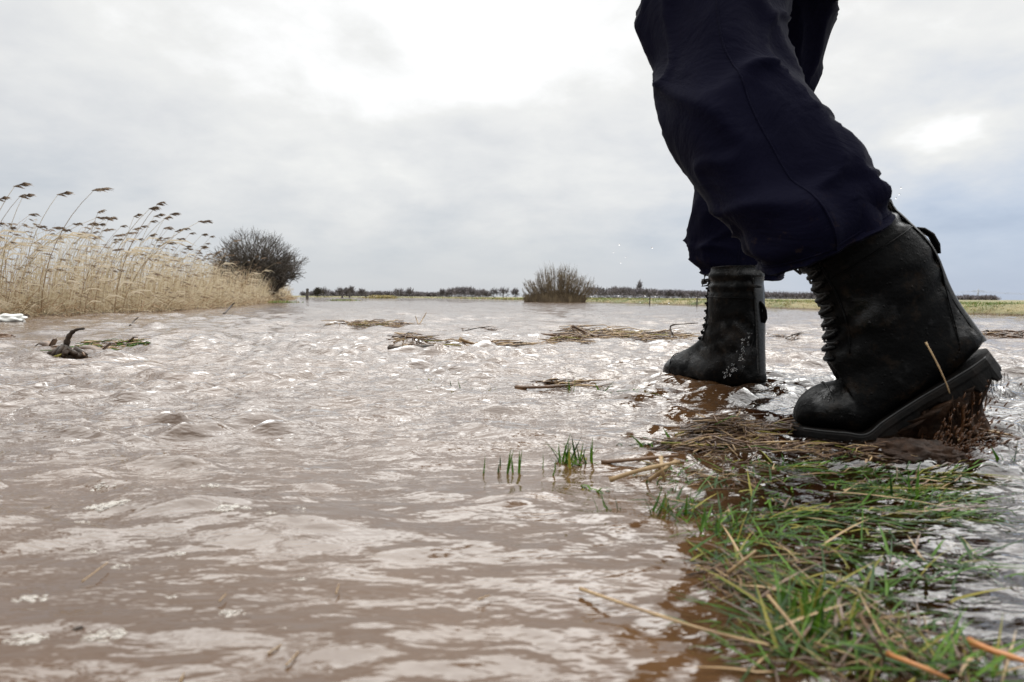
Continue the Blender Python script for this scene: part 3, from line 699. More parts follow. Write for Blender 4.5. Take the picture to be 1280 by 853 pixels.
mb = MB(); Cn = cr([tuple(L3(88, 440)), tuple(L3(94, 436, .05)), tuple(L3(101, 438, .02)), tuple(L3(106, 445, 0))], 4); mb.tube([Vector(q) for q in Cn], [.006-.003*i/len(Cn) for i in range(len(Cn))], 6); mb.build('side_branch', M['strawd'], r)
mb = MB()
for k in range(14): mb.tube([L3(90+rnd(-4, 4), 440), L3(60+rnd(0, 18), 447+rnd(-2, 2), rnd(-.1, .1))], [.003, .0015], 4, k % 2)
mb.build('straw', [M['straw'], M['g3']], r)
tag(r, 'dark wet stump with a horn shaped curved branch sticking up', 'branch')
# broad wet leaf pieces in that raft
for (px, py, a, lb) in ((150, 432, .3, 'reddish flat piece of bark at the right tip of the mossy raft'), (118, 441, -.1, 'pinkish brown flat bark piece between the stump and the moss'), (57, 435, .6, 'small dark curled leaf left of the curved branch')):
    q = gp(px, py); mb = MB(); l = (.07 if px > 100 else .035); 
    pts = [Vector((q.x+(t-.5)*l*2, q.y+math.sin(t*3)*.03, .006+.02*t*t+.012*math.sin(t*9))) for t in np.linspace(0, 1, 8)]
    mb.ribbon(pts, [.004, .012, .017, .022, .016, .019, .008, .002], Vector((.15, .9, .35)).normalized(), 0, .25)
    o = mb.build('bark_piece' if px > 100 else 'dead_leaf', M['strawd'], None, (q.x, q.y, 0)); tag(o, lb, 'bark' if px > 100 else 'leaf')
    md = o.modifiers.new('thick', 'SOLIDIFY'); md.thickness = .003
# white plastic scrap
q = gp(8, 403); bm = bmesh.new(); bmesh.ops.create_icosphere(bm, subdivisions=4, radius=1)
for v_ in bm.verts:
    n_ = noise.noise(v_.co*1.7); v_.co = Vector((v_.co.x*.13, v_.co.y*.07, v_.co.z*.035))*(1+.45*n_)
me = bpy.data.meshes.new('plastic_scrap'); bm.to_mesh(me); bm.free(); me.materials.append(M['plastic'])
for p_ in me.polygons: p_.use_smooth = True
o = bpy.data.objects.new('plastic_scrap', me); COL.objects.link(o); o.location = (q.x-.05, q.y+.1, .02); tag(o, 'crumpled white plastic scrap floating at the foot of the reeds', 'plastic scrap')
# dark rounded clod at the left edge
def clod(px, py, rx, rz, label, mat='strawd', name='mud_clod', cat='clod', ry=None):
    q = gp(px, py); bm = bmesh.new(); bmesh.ops.create_icosphere(bm, subdivisions=4, radius=1)
    for v_ in bm.verts:
        n_ = noise.fractal(v_.co*2.2+Vector((px, py, 0)), 1, 2, 4); v_.co = Vector((v_.co.x*rx, v_.co.y*(ry or rx*.7), v_.co.z*rz))*(1+.4*n_)
    me = bpy.data.meshes.new(name); bm.to_mesh(me); bm.free(); me.materials.append(M[mat])
    for p_ in me.polygons: p_.use_smooth = True
    o = bpy.data.objects.new(name, me); COL.objects.link(o); o.location = (q.x, q.y, 0); return tag(o, label, cat)
clod(2, 422, .05, .018, 'brown rounded clod breaking the surface at the left edge')
clod(98, 789, .0035, .0025, 'tiny black fleck of soil beside the foam in the lower left corner', 'bark')

# ------------------------------------------------------------ foam
def foam(px, py, wpx, label):
    c = gp(px, py); z = wz(c.x, c.y); R0 = wpx/2/FP*math.hypot(c.y, .2); mb = MB()
    k = max(8, int(9+wpx*.55))
    for i in range(k):
        a = rnd(0, 6.28); q = math.sqrt(random.random()); x = math.cos(a)*q*R0; y = math.sin(a)*q*R0*.62; b = R0*rnd(.10, .30)*(1-.4*q)
        n, mth = 10, 4; vs = []; fs = []
        zz = wz(c.x+x, c.y+y)
        for j in range(mth):
            e = j/mth*math.pi/2
            for t in range(n): vs.append((c.x+x+math.cos(t*2*math.pi/n)*b*math.cos(e), c.y+y+math.sin(t*2*math.pi/n)*b*math.cos(e), zz+b*.42*math.sin(e)-.0002))
        vs.append((c.x+x, c.y+y, zz+b*.42))
        for j in range(mth-1):
            for t in range(n): fs.append((j*n+t, j*n+(t+1) % n, (j+1)*n+(t+1) % n, (j+1)*n+t))
        for t in range(n): fs.append(((mth-1)*n+t, (mth-1)*n+(t+1) % n, mth*n))
        mb.add(vs, fs)
    return tag(mb.build('foam_patch', M['foam'], None, (c.x, c.y, z)), label, 'foam', 'patches of foam floating on the near water')
for px, py, wd, lb in ((290, 646, 44, 'open ring of foam bubbles in mid water left of centre'), (288, 766, 36, 'solid white foam blob between the two dark reflections'), (132, 797, 50, 'wide foam patch just right of the black fleck'),
                       (35, 801, 46, 'foam patch in the lower left corner left of the black fleck'), (38, 749, 40, 'foam patch above the lower left corner one'), (135, 638, 52, 'long faint foam smear left of the open bubble ring'),
                       (374, 722, 20, 'small foam dot between two ripples left of centre'), (103, 655, 18, 'small foam dot under the long faint smear'), (115, 686, 22, 'small foam dot farther left below the smear'),
                       (222, 690, 22, 'small foam dot between the smear and the open bubble ring'), (340, 654, 20, 'small foam dot right of the open bubble ring'), (375, 642, 18, 'small foam dot farthest right of the bubble ring'),
                       (262, 606, 24, 'foam dot above the open bubble ring'), (150, 704, 24, 'foam dot with a pale straw running under it'), (212, 745, 20, 'faint foam dot over the left end of the first dark reflection'),
                       (356, 787, 14, 'tiny foam dot between the two long dark reflections'), (130, 610, 30, 'upper left foam smear nearest the standing wave')):
    foam(px, py, wd, lb)
for i, (x0, y0, x1, y1, lb) in enumerate(((103, 727, 135, 703, 'pale straw afloat under a foam dot at the left'), (358, 832, 373, 815, 'tiny pale straw near the bottom edge left of centre'), (274, 752, 283, 742, 'tiny pale straw beside the solid foam blob'),
                                          (335, 817, 352, 806, 'tiny pale straw above the other at the bottom left'), (420, 742, 424, 730, 'tiny upright straw in the first dark reflection'), (225, 853, 230, 842, 'tan straw cut by the bottom edge'), (597, 750, 612, 744, 'tiny straw afloat near the centre bottom'))):
    stem([G(x0, y0, .002), G((x0+x1)/2, (y0+y1)/2, .003), G(x1, y1, .002)], .0006, M['straw'], lb, 'straw', 'straw')

# ------------------------------------------------------------ grass
GM = [M['g1'], M['g2'], M['g3'], M['straw'], M['strawd']]
def blade(mb, p, d, l, wd, droop, mi):
    side = d.cross(Vector((0, 0, 1)))
    if side.length < .1: side = Vector((1, 0, 0))
    side = (side.normalized()+Vector((rnd(-.5, .5), rnd(-.5, .5), rnd(-.3, .3)))).normalized()
    pts = [p]; q = p.copy(); dd = d.normalized(); n = 6
    for i in range(n):
        dd = (dd+Vector((0, 0, -droop/n))+Vector((rnd(-.06, .06), rnd(-.06, .06), 0))).normalized(); q = q+dd*l/n; pts.append(q.copy())
    for q in pts[1:]:
        if q.z < .001: q.z = wz(q.x, q.y)+rnd(-.004, .003)
    mb.ribbon(pts, [wd*.7, wd, wd, wd*.9, wd*.7, wd*.4, wd*.05], side, mi, .35)
def tuft(name, label, px, py, n, h, spread, mats, up=1.0, wd=.0014, cat='grass tuft', dirx=0.0, group=None, ry=None):
    c = gp(px, py); mb = MB()
    for i in range(n):
        a = rnd(0, 6.28); q = math.sqrt(random.random())*spread; p = Vector((c.x+math.cos(a)*q, c.y+math.sin(a)*q*(ry or 1), -.012))
        d = Vector((rnd(-.6, .6)*(1.2-up)+dirx+rnd(-.2, .2), rnd(-.5, .5)*(1.2-up), up))
        blade(mb, p, d, h*rnd(.55, 1.1)+.012, wd*rnd(.7, 1.2), rnd(.1, 1.2)*(1.3-up), random.choices(range(5), mats)[0])
    return tag(mb.build(name, GM, None, (c.x, c.y, 0)), label, cat, group)
gs = (.6, .3, .1, 0, 0)
for ordn, (px, py, hpx) in zip(('first', 'second', 'fourth', 'fifth', 'third', 'sixth', 'seventh', 'eighth'), ((605, 589, 20), (620, 588, 8), (634, 589, 30), (641, 588, 17), (626, 580, 11), (650, 588, 27), (678, 583, 18), (691, 594, 22))):
    c = gp(px, py); mb = MB(); h = hpx/FP*c.y
    for k in range(2 if hpx > 25 else 1): blade(mb, Vector((c.x+rnd(-.002, .002), c.y, -.01)), Vector((rnd(-.05, .2), rnd(-.1, .1), 1)), h+.01, .0013, .1, 0 if hpx > 15 else 1)
    tag(mb.build('grass_shoot', GM, None, (c.x, c.y, 0)), ordn+' shoot from the left in the row of green shoots in open water', 'grass shoot', 'row of green shoots in open water')
tuft('grass_tuft', 'bushy green tuft right of the row of shoots', 720, 580, 34, .035, .022, gs, .55)
tuft('grass_tuft', 'sprawling green blades just below the bushy tuft', 722, 605, 5, .045, .012, (.7, .1, .2, 0, 0), .25, .0018)
tuft('grass_tuft', 'two upright green blades on the flat litter in mid water', 713, 488, 4, .035, .008, (.9, .1, 0, 0, 0), .95, .002)
tuft('grass_tuft', 'bright bent blade leaning right in mid water toward the farther boot', 745, 492, 6, .04, .02, (.9, .1, 0, 0, 0), .5, .002, dirx=.3)
tuft('grass_tuft', 'flat green blades trailing on the ripples in front of the farther boot', 770, 494, 16, .07, .05, (.5, .4, .1, 0, 0), .06, .002, dirx=.4)
tuft('grass_tuft', 'dark green leaves just left of the brown hay heap', 825, 558, 16, .045, .03, (.3, .7, 0, 0, 0), .2, .003)
tuft('grass_tuft', 'fine sparse blades in the choppy water left of centre', 580, 486, 12, .02, .12, (.3, .4, .3, 0, 0), .5, .0012)
tuft('grass_tuft', 'green tuft standing at the left edge of the grass mass below the pale straws', 838, 645, 18, .026, .02, gs, .6)
tuft('grass_tuft', 'upright green tuft in the middle of the verge left of the dark water', 905, 668, 20, .03, .025, gs, .6)
tuft('grass_tuft', 'bright green tuft with long blades in the clump nearest the camera', 1010, 790, 30, .034, .02, (.8, .1, .1, 0, 0), .7)
tuft('grass_tuft', 'green blades crossing over the combed grass below the raised boot', 1130, 618, 22, .04, .03, (.7, .1, .2, 0, 0), .5, .0016)
tuft('grass_tuft', 'small green sprig at the right edge beside the wet litter', 1272, 578, 8, .035, .02, (.6, .4, 0, 0, 0), .7, .002)
tuft('grass_tuft', 'thin green blades floating alone left of the grass mass', 765, 637, 4, .02, .01, (.6, .4, 0, 0, 0), .7, .0012)
# long combed swath below the raised boot
def swath(name, label, cells, n, lmin, lmax, mats, flow, sg, up, wd, cat='grass'):
    mb = MB(); c0 = gp(*cells[0][:2])
    for (px, py, rx, ry) in cells:
        for i in range(n):
            a = rnd(0, 6.28); q = math.sqrt(random.random()); p = gp(px+math.cos(a)*q*rx, py+math.sin(a)*q*ry); p.z = wz(p.x, p.y)-.003+rnd(-.004, .008)
            th = flow+random.gauss(0, sg); d = Vector((math.cos(th), math.sin(th), up*rnd(-.2, 1)))
            blade(mb, p, d, rnd(lmin, lmax), wd*rnd(.6, 1.3), rnd(.1, .5), random.choices(range(5), mats)[0])
    return tag(mb.build(name, GM, None, (c0.x, c0.y, 0)), label, cat, kind='stuff')
swath('combed_grass', 'long green and yellow grass combed flat by the current below the raised boot', [(1110, 618, 75, 16), (1060, 612, 40, 10), (1150, 600, 50, 8), (1020, 590, 60, 8), (1100, 645, 80, 12), (1000, 650, 60, 14)], 62, .05, .13, (.34, .34, .14, .08, .10), .1, .38, .12, .0011)
swath('verge_grass', 'tangled short grass growing through the shallow water of the verge',
      [(880, 650, 50, 20), (930, 670, 60, 22), (850, 630, 30, 14), (960, 640, 50, 18), (900, 700, 40, 20), (990, 690, 60, 22), (930, 610, 70, 12), (850, 595, 60, 12), (950, 585, 60, 10), (1080, 690, 70, 20), (1180, 640, 50, 14), (1200, 705, 40, 14), (1130, 735, 70, 18)],
      44, .018, .06, (.36, .38, .10, .04, .12), .5, 1.3, .55, .0010)
swath('near_grass', 'thick clump of green and straw coloured grass nearest the camera',
      [(960, 780, 50, 24), (1010, 800, 60, 30), (1060, 780, 60, 28), (1100, 820, 70, 30), (1010, 835, 80, 22), (1160, 830, 70, 22), (980, 745, 50, 16), (1050, 745, 60, 14), (1200, 850, 60, 16)],
      44, .022, .065, (.40, .28, .10, .08, .14), 2.0, 1.6, .8, .0010)
mb = MB(); c = gp(1050, 800)
for (px, py, rx, ry, n) in ((1060, 810, 150, 40, 70), (930, 725, 60, 20, 130), (1000, 690, 60, 14, 25), (900, 590, 110, 18, 90), (1050, 570, 90, 10, 90), (1150, 800, 80, 30, 60)):
    q = gp(px, py); w_ = rx/FP*q.y; d_ = abs(gp(px, py-ry).y-gp(px, py+ry).y)/2
    tangle(mb, q, w_, d_, .006, n, .012, .05, .0006, (.22, .63, .05, .05, .05), .3, 1.2)
tag(mb.build('sodden_litter', DM, None, (c.x, c.y, 0)), 'sodden brown straw litter matted among the grass of the verge', 'straw litter', kind='stuff')
# brown hay heap beside the toe of the raised boot
mb = MB(); c = gp(905, 556)
for (px, py, w_, d_, h, n) in ((905, 553, .05, .035, .035, 330), (875, 564, .05, .025, .018, 130), (945, 540, .06, .02, .012, 110), (960, 565, .08, .03, .008, 60)):
    q = gp(px, py); tangle(mb, q, w_, d_, h, n, .02, .09, .0011, (.28, .62, .04, .03, .03), .3, .8)
tag(mb.build('hay_heap', DM, None, (c.x, c.y, 0)), 'brown heap of wet hay in front of the raised boot toe', 'hay heap')

# ------------------------------------------------------------ the walker
ORG = Vector((.52, 1.35, 0))
# body: one continuous skinned figure
J = {'pelvis': (.53, 1.33, .94), 'waist': (.51, 1.36, 1.08), 'chest': (.485, 1.39, 1.30), 'neck': (.47, 1.41, 1.47), 'jaw': (.455, 1.425, 1.54), 'head': (.45, 1.43, 1.63), 'crownv': (.455, 1.425, 1.70),
     'lh': (.455, 1.27, .92), 'l1': P(897, 10, 1.16), 'lk': P(925, 105, 1.09), 'l2': P(985, 205, 1.02), 'la': P(1085, 320, .99), 'lt': P(1130, 400, 1.0),
     'rh': (.605, 1.39, .92), 'r1': P(965, 10, 1.54), 'rk': P(944, 176, 1.65), 'ra': P(924, 400, 1.71), 'rt': P(918, 450, 1.74),
     'ls': (.36, 1.29, 1.40), 'le': (.33, 1.16, 1.15), 'lw': (.36, 1.24, .97), 'lf': (.40, 1.29, .93), 'rs': (.60, 1.50, 1.40), 're': (.70, 1.50, 1.15), 'rw': (.67, 1.48, .97), 'rf': (.63, 1.44, .93)}
RD = {'l1': .045, 'l2': .035, 'r1': .045, 'pelvis': .10, 'waist': .105, 'chest': .12, 'neck': .052, 'jaw': .062, 'head': .082, 'crownv': .06, 'lh': .06, 'lk': .04, 'la': .03, 'lt': .025, 'rh': .06, 'rk': .04, 'ra': .03, 'rt': .025,
      'ls': .055, 'le': .04, 'lw': .028, 'lf': .03, 'rs': .055, 're': .04, 'rw': .028, 'rf': .03}
names = list(J); E = [('pelvis', 'waist'), ('waist', 'chest'), ('chest', 'neck'), ('neck', 'jaw'), ('jaw', 'head'), ('head', 'crownv'), ('pelvis', 'lh'), ('lh', 'l1'), ('l1', 'lk'), ('lk', 'l2'), ('l2', 'la'), ('la', 'lt'), ('pelvis', 'rh'), ('rh', 'r1'), ('r1', 'rk'), ('rk', 'ra'), ('ra', 'rt'),
     ('chest', 'ls'), ('ls', 'le'), ('le', 'lw'), ('lw', 'lf'), ('chest', 'rs'), ('rs', 're'), ('re', 'rw'), ('rw', 'rf')]
me = bpy.data.meshes.new('person'); me.from_pydata([tuple(Vector(J[n])-ORG) for n in names], [(names.index(a), names.index(b)) for a, b in E], [])
person = bpy.data.objects.new('person', me); COL.objects.link(person); person.location = ORG; me.materials.append(M['skin'])
sk_ = person.modifiers.new('skin', 'SKIN'); sk_.use_smooth_shade = True
for i, n in enumerate(names):
    d_ = me.skin_vertices[0].data[i]; d_.radius = (RD[n], RD[n]); d_.use_root = (n == 'pelvis')
person.modifiers.new('sub', 'SUBSURF').levels = 2
tag(person, 'person in dark navy trousers and black boots striding away through the flood, heel raised', 'person')

def leg_loft(mb, rows, seed, N=72, sub=10, fold=1.0, bot_open=True):
    # rows: front edge 3-D, back edge 3-D, thickness ratio
    data = [tuple(a)+tuple(b)+(t,) for a, b, t in rows]; Cn = cr(data, sub); rings = []; L = len(Cn)
    cents = [Vector(((c[0]+c[3])/2, (c[1]+c[4])/2, (c[2]+c[5])/2)) for c in Cn]
    for i, c in enumerate(Cn):
        A = Vector(c[:3]); B = Vector(c[3:6]); ce = cents[i]; ma = (B-A)/2
        ax = (cents[min(i+1, L-1)]-cents[max(i-1, 0)]).normalized(); mi_ = ax.cross(ma).normalized()*ma.length*c[6]
        s_ = i/(L-1); ring = []
        for k in range(N):
            t = 2*math.pi*k/N; ct, st = math.cos(t), math.sin(t)
            ex = 2/2.25; p = ma*(abs(ct)**ex*(1 if ct > 0 else -1))+mi_*(abs(st)**ex*(1 if st > 0 else -1))
            q = Vector((ct*1.6+seed, st*1.6, s_*4.2))
            dsp = .013*noise.noise(Vector((q.x*.8, q.y*.8, q.z*.8)))
            # diagonal drag folds: ridged bands that wind round the leg
            w1 = math.sin(1.0*t+s_*8+2.2*noise.noise(Vector((ct, st, s_*5+seed)))); w2 = math.sin(-2.0*t+s_*11+2.6*noise.noise(Vector((ct*1.4, st*1.4, s_*7+seed+5))))
            dsp += .011*(1-abs(w1))**2.6+.008*(1-abs(w2))**2.6; dsp += .005*math.sin(s_*70+3*noise.noise(Vector((ct*1.5, st*1.5, seed+s_*6))))*float(ss(np.array(s_), .80, .97))
            lw = math.sin(4*t+3*noise.noise(Vector((ct*1.2, st*1.2, seed)))); dsp += .004*lw*ss(np.array(s_), .6, 1.0)
            ring.append(ce+p*(1+0*dsp)+p.normalized()*(dsp-.003)*fold)
        rings.append(ring)
    mb.loft(rings, cap0=True, cap1=False)
    # rolled hem returning inside
    last = rings[-1]; ce = cents[-1]; inn = [[ce+(q-ce)*f+(-(cents[-1]-cents[-3]).normalized())*dz for q in last] for f, dz in ((.955, -.004), (.91, .004), (.88, .05))]
    mb.loft([last]+inn, cap0=False, cap1=False)
    return rings
mb = MB()
LH = Vector((.455, 1.27, .93)); RH = Vector((.605, 1.39, .93)); hd = Vector((-.75, .6, 0)).normalized(); sd = Vector((-hd.y, hd.x, 0))*-1
rowsL = [(LH+hd*.12+Vector((0, 0, .07)), LH-hd*.14+Vector((0, 0, .07)), .85),
         (P(802, -60, 1.22), P(1000, -60, 1.16), .75), (P(802, -12, 1.20), P(990, -18, 1.12), .72), (P(803, 34, 1.18), P(984, 22, 1.09), .72),
         (P(822, 84, 1.15), P(984, 57, 1.06), .76), (P(822, 122, 1.13), P(1004, 104, 1.04), .74), (P(834, 168, 1.10), P(1030, 146, 1.01), .74),
         (P(866, 222, 1.07), P(1056, 182, .98), .76), (P(900, 268, 1.04), P(1078, 216, .955), .80), (P(924, 304, 1.01), P(1090, 236, .96), .92), (P(946, 336, 1.02), P(1106, 266, .955), .98)]
ringsL = leg_loft(mb, rowsL, 1.0)
rowsR = [(RH+hd*.12+Vector((0, 0, .07)), RH-hd*.14+Vector((0, 0, .07)), .85),
         (P(895, -60, 1.55), P(1066, -60, 1.45), .8), (P(888, 0, 1.60), P(1050, 0, 1.49), .78), (P(888, 60, 1.63), P(1034, 60, 1.53), .76), (P(888, 120, 1.67), P(1017, 114, 1.57), .76),
         (P(882, 180, 1.70), P(1005, 172, 1.60), .78), (P(873, 232, 1.73), P(1000, 230, 1.63), .8), (P(866, 290, 1.76), P(992, 285, 1.66), .82), (P(867, 318, 1.77), P(988, 322, 1.66), .84), (P(876, 338, 1.765), P(984, 347, 1.67), .86)]
ringsR = leg_loft(mb, rowsR, 4.0)
# seat and hips
rings = []
for z, a, b in ((.82, .135, .20), (.90, .15, .21), (.98, .14, .20), (1.05, .125, .175)):
    ce = Vector((.53, 1.33, z)); rings.append([ce+hd*math.cos(t*math.pi/24)*a+sd*math.sin(t*math.pi/24)*b for t in range(48)])
mb.loft(rings)
tr = mb.build('trousers', M['navy'], person, ORG, fix=True)
for p_ in tr.data.polygons: p_.use_smooth = True
for rg in (ringsL, ringsR):            # felled side seams and the double stitched hem
    for k0 in (17, 53):
        mb = MB(); mb.tube([r_[k0] for r_ in rg[8:-1]], .0016, 5); mb.build('side_seam', M['navy'], tr, ORG)
    mb = MB(); ce_ = sum(rg[-4], Vector())/len(rg[-4]); mb.tube([ce_+(q-ce_)*1.003 for q in rg[-4]]+[ce_+(rg[-4][0]-ce_)*1.003], .0014, 5); mb.build('hem_seam', M['navy'], tr, ORG)
# drawcord toggle of the farther trouser leg
mb = MB(); mb.tube([P(884, 340, 1.72), P(881, 345, 1.71), P(880, 350, 1.71)], .0028, 6); mb.tube([P(880, 349, 1.71), P(880, 353, 1.71)], [.006, .0065], 8); mb.tube([P(877, 354, 1.712), P(883, 352.5, 1.712)], .005, 8)
mb.build('drawcord', M['cordm'], tr, ORG)
# jacket (above the frame)
mb = MB(); rings = []
for x, y, z, a, b in ((.53, 1.33, .86, .165, .225), (.525, 1.34, .98, .16, .22), (.51, 1.36, 1.12, .15, .205), (.49, 1.385, 1.28, .155, .225), (.48, 1.40, 1.38, .14, .22), (.475, 1.405, 1.45, .09, .13), (.47, 1.41, 1.50, .07, .075)):
    ce = Vector((x, y, z)); rings.append([ce+hd*math.cos(t*math.pi/20)*a+sd*math.sin(t*math.pi/20)*b*(1+.02*math.sin(t*1.3+z*30)) for t in range(40)])
mb.loft(rings)
for s_ in 'lr':
    pts = cr([tuple(Vector(J[s_+q])) for q in 'sewf'], 6); mb.tube([Vector(p) for p in pts], [.082-.03*i/len(pts) for i in range(len(pts))], 20)
mb.build('jacket', M['navy'], person, ORG, fix=True)
bm = bmesh.new(); bmesh.ops.create_icosphere(bm, subdivisions=4, radius=1)
for v_ in bm.verts:
    v_.co = v_.co*.104*(1+.05*noise.noise(v_.co*6)); v_.co.z *= 1.05
bmesh.ops.delete(bm, geom=[v_ for v_ in bm.verts if v_.co.z < -.03+.9*v_.co.dot(hd)], context='VERTS')
for v_ in bm.verts: v_.co += Vector((.455, 1.425, 1.645))-ORG
me = bpy.data.meshes.new('hair'); bm.to_mesh(me); bm.free(); me.materials.append(M['hair']); o = bpy.data.objects.new('hair', me); COL.objects.link(o); o.parent = person

# boots ---------------------------------------------------------------
PROF = [(.152, .285, .020, .287, .060), (.155, .262, .016, .264, .0605), (.153, .250, .018, .250, .0565), (.156, .236, .014, .234, .0575), (.158, .210, .010, .205, .0555), (.160, .185, .006, .178, .053), (.163, .160, .002, .150, .050), (.170, .138, -.001, .120, .047), (.182, .120, -.004, .088, .0455), (.197, .106, -.007, .055, .0445), (.212, .096, -.009, .020, .0440),
        (.228, .087, .055, .006, .0455), (.243, .080, .125, .004, .0480), (.258, .074, .180, .004, .0500), (.272, .067, .220, .004, .0490), (.285, .058, .252, .004, .0450), (.296, .046, .277, .005, .0360), (.303, .032, .294, .008, .0220), (.305, .022, .302, .014, .008)]
def bend_fn(phi, px_=.208, pz=-.012):
    def f(x, y, z):
        k = 1-float(ss(np.array(x), px_-.035, px_+.035)); a = phi*k; dx, dz = x-px_, z-pz; c_, s_ = math.cos(a), math.sin(a)
        # heel side swings up round the ball of the foot
        return (px_+dx*c_+dz*s_, y, pz-dx*s_+dz*c_)
    return f
def hw_at(x):
    return float(np.interp(x, [-.006, 0, .012, .035, .07, .11, .15, .19, .22, .25, .275, .295, .306, .311], [.0, .018, .030, .037, .038, .036, .040, .048, .0535, .053, .046, .034, .020, .0]))
def make_boot(origin_pt, ox, heading, phi, ankle, seed, label, SC=1.0, bulge=0.0, flat=1.0):
    hx = Vector((heading[0], heading[1], 0)).normalized(); hy = Vector((-hx.y, hx.x, 0)); bf = bend_fn(phi)
    ref = bf(ox, 0, -.027)
    def W(x, y, z):
        # ankle flex of the shaft
        k = float(ss(np.array(z), .07, .2)); x = x+math.tan(ankle)*max(0, z-.08)*k
        x, y, z = bf(x, y, z); return origin_pt+((hx*(x-ref[0])+hy*y)*flat+Vector((0, 0, z-ref[2])))*SC
    rows = cr(PROF, 5); N = 56; rings = []
    for i, (fx, fz, bx, bz, hw) in enumerate(rows):
        bx -= bulge*math.exp(-((bz-.165)/.065)**2); bz += 0
        cx_, cz_ = (fx+bx)/2, (fz+bz)/2; ax_, az_ = (fx-bx)/2, (fz-bz)/2; ring = []; foot = float(ss(np.array(i/len(rows)), .45, .75))
        for k in range(N):
            t = 2*math.pi*k/N; c_, s_ = math.cos(t), math.sin(t)
            e = 1-.18*foot*(1 if c_ < 0 else 0); cc_ = math.copysign(abs(c_)**e, c_); s2 = math.copysign(abs(s_)**(1-.25*foot), s_)
            wf = 1-.22*foot*max(0, c_)*abs(c_)
            x, z, y = cx_+ax_*cc_, cz_+az_*cc_, hw*s2*wf
            # creases round the ankle and vamp, padded collar
            cre = .0022*math.sin(z*150+4*noise.noise(Vector((c_*1.5+seed, s_*1.5, z*14))))*float(ss(np.array(z), .06, .11))*float(ss(np.array(z), .21, .15))
            cre += .0035*noise.noise(Vector((x*22+seed, y*22, z*22)))
            if z > .215: cre += .0022*math.cos((z-.215)*2*math.pi/.026)
            m_ = math.hypot(ax_, az_)+1e-6; fac = 1+cre/max(m_, hw)*1.0
            x = cx_+(x-cx_)*fac; z = cz_+(z-cz_)*fac; y *= fac
            ring.append(W(x, y, z))
        rings.append(ring)
    mb = MB(); mb.loft(rings, cap0=False, cap1=True)
    top = rings[0]; ce = sum(top, Vector())/N; dn = (sum(rings[6], Vector())/N-ce).normalized()
    mb.loft([top, [ce+(q-ce)*.94+dn*-.002 for q in top], [ce+(q-ce)*.88+dn*.01 for q in top], [ce+(q-ce)*.86+dn*.06 for q in top]], cap0=False, cap1=True)
    b = mb.build('boot', M['leather'], person, ORG, fix=True); b['label'] = label
    # sole with welt, heel block and lugs
    mb = MB(); xs = np.concatenate([np.linspace(-.006, .012, 7), np.linspace(.016, .29, 70), np.linspace(.294, .311, 8)]); rings = []
    for x in xs:
        h_ = hw_at(x)+.004; 
        lug = .0075 if (int((x+.01)/.0135) % 2 == 0) else 0
        zb = -.030+lug if x < .086 else (-.013 if x < .125 else -.026+lug)
        if .086 <= x < .092: zb = -.017
        if x > .27: zb += (x-.27)*.35
        t_ = .009 if x < .29 else .009
        prof = [(-h_*.86, zb), (-h_*.97, zb+.004), (-h_*1.0, -.006), (-h_*1.06, -.002), (-h_*1.06, .005), (-h_*.99, t_), (h_*.99, t_), (h_*1.06, .005), (h_*1.06, -.002), (h_*1.0, -.006), (h_*.97, zb+.004), (h_*.86, zb)]
        rings.append([W(x, y, z) for y, z in prof])
    mb.loft(rings); so_ = mb.build('sole', M['rubber'], b, ORG, fix=True, smooth=False)
    # welt stitching line
    for sgn in (-1, 1):
        mb = MB(); mb.tube([W(x, sgn*(hw_at(x)+.004)*1.02, .0085) for x in np.linspace(.01, .295, 60)], .0011, 5); mb.build('welt_seam', M['stitch'], b, ORG)
    # heel cap seam and rear strap
    mb = MB()
    def surf(z, t, off=0.0):            # point on the shaft surface at height z, angle t (pi = rear)
        arr = np.array(PROF)[:11]; zz = (arr[:, 1]+arr[:, 3])/2; o_ = np.argsort(zz)
        fx, fz, bx, bz, hw = [float(np.interp(z, zz[o_], arr[o_, q])) for q in range(5)]
        c_, s_ = math.cos(t), math.sin(t); m_ = (fx-bx)/2
        bx -= bulge*math.exp(-((z-.165)/.065)**2); m_ = (fx-bx)/2
        return W((fx+bx)/2+(m_+off)*c_, (hw+off)*s_, (fz+bz)/2+(fz-bz)/2*c_)
    strip = []
    for z in np.linspace(.055, .262, 26): strip.append([surf(z, math.pi+a, .0032 if abs(a) < .30 else .0) for a in (-.34, -.29, -.15, 0, .15, .29, .34)])
    vs = [q for r_ in strip for q in r_]; fs = [(i*7+k, i*7+k+1, (i+1)*7+k+1, (i+1)*7+k) for i in range(25) for k in range(6)]; mb.add(vs, fs)
    mb.build('rear_strap', M['strap'], b, ORG)
    mb = MB()
    for sgn in (-1, 1):
        mb.tube([surf(z, math.pi+sgn*(.35+.9*max(0, (.15-z)/.15)), .0016) for z in np.linspace(.26, .055, 30)], .0012, 5)
        mb.tube([surf(z, sgn*(.62+.3*(.25-z)/.2), .0016) for z in np.linspace(.26, .10, 24)], .0014, 5)
    mb.tube([surf(.216, t, .0012) for t in np.linspace(.5, 2*math.pi-.5, 50)], .0014, 5)
    mb.build('seam', M['leather'], b, ORG)
    # pull loop at the rear
    mb = MB(); mb.tube([surf(.165, math.pi, .003), surf(.175, math.pi, .009), surf(.190, math.pi, .011), surf(.202, math.pi, .008), surf(.208, math.pi, .002)], .007, 8, flat=.45); mb.build('pull_loop', M['leather'], b, ORG)
    # laces, hooks
    mb = MB(); zs = np.linspace(.125, .255, 8); prev = None
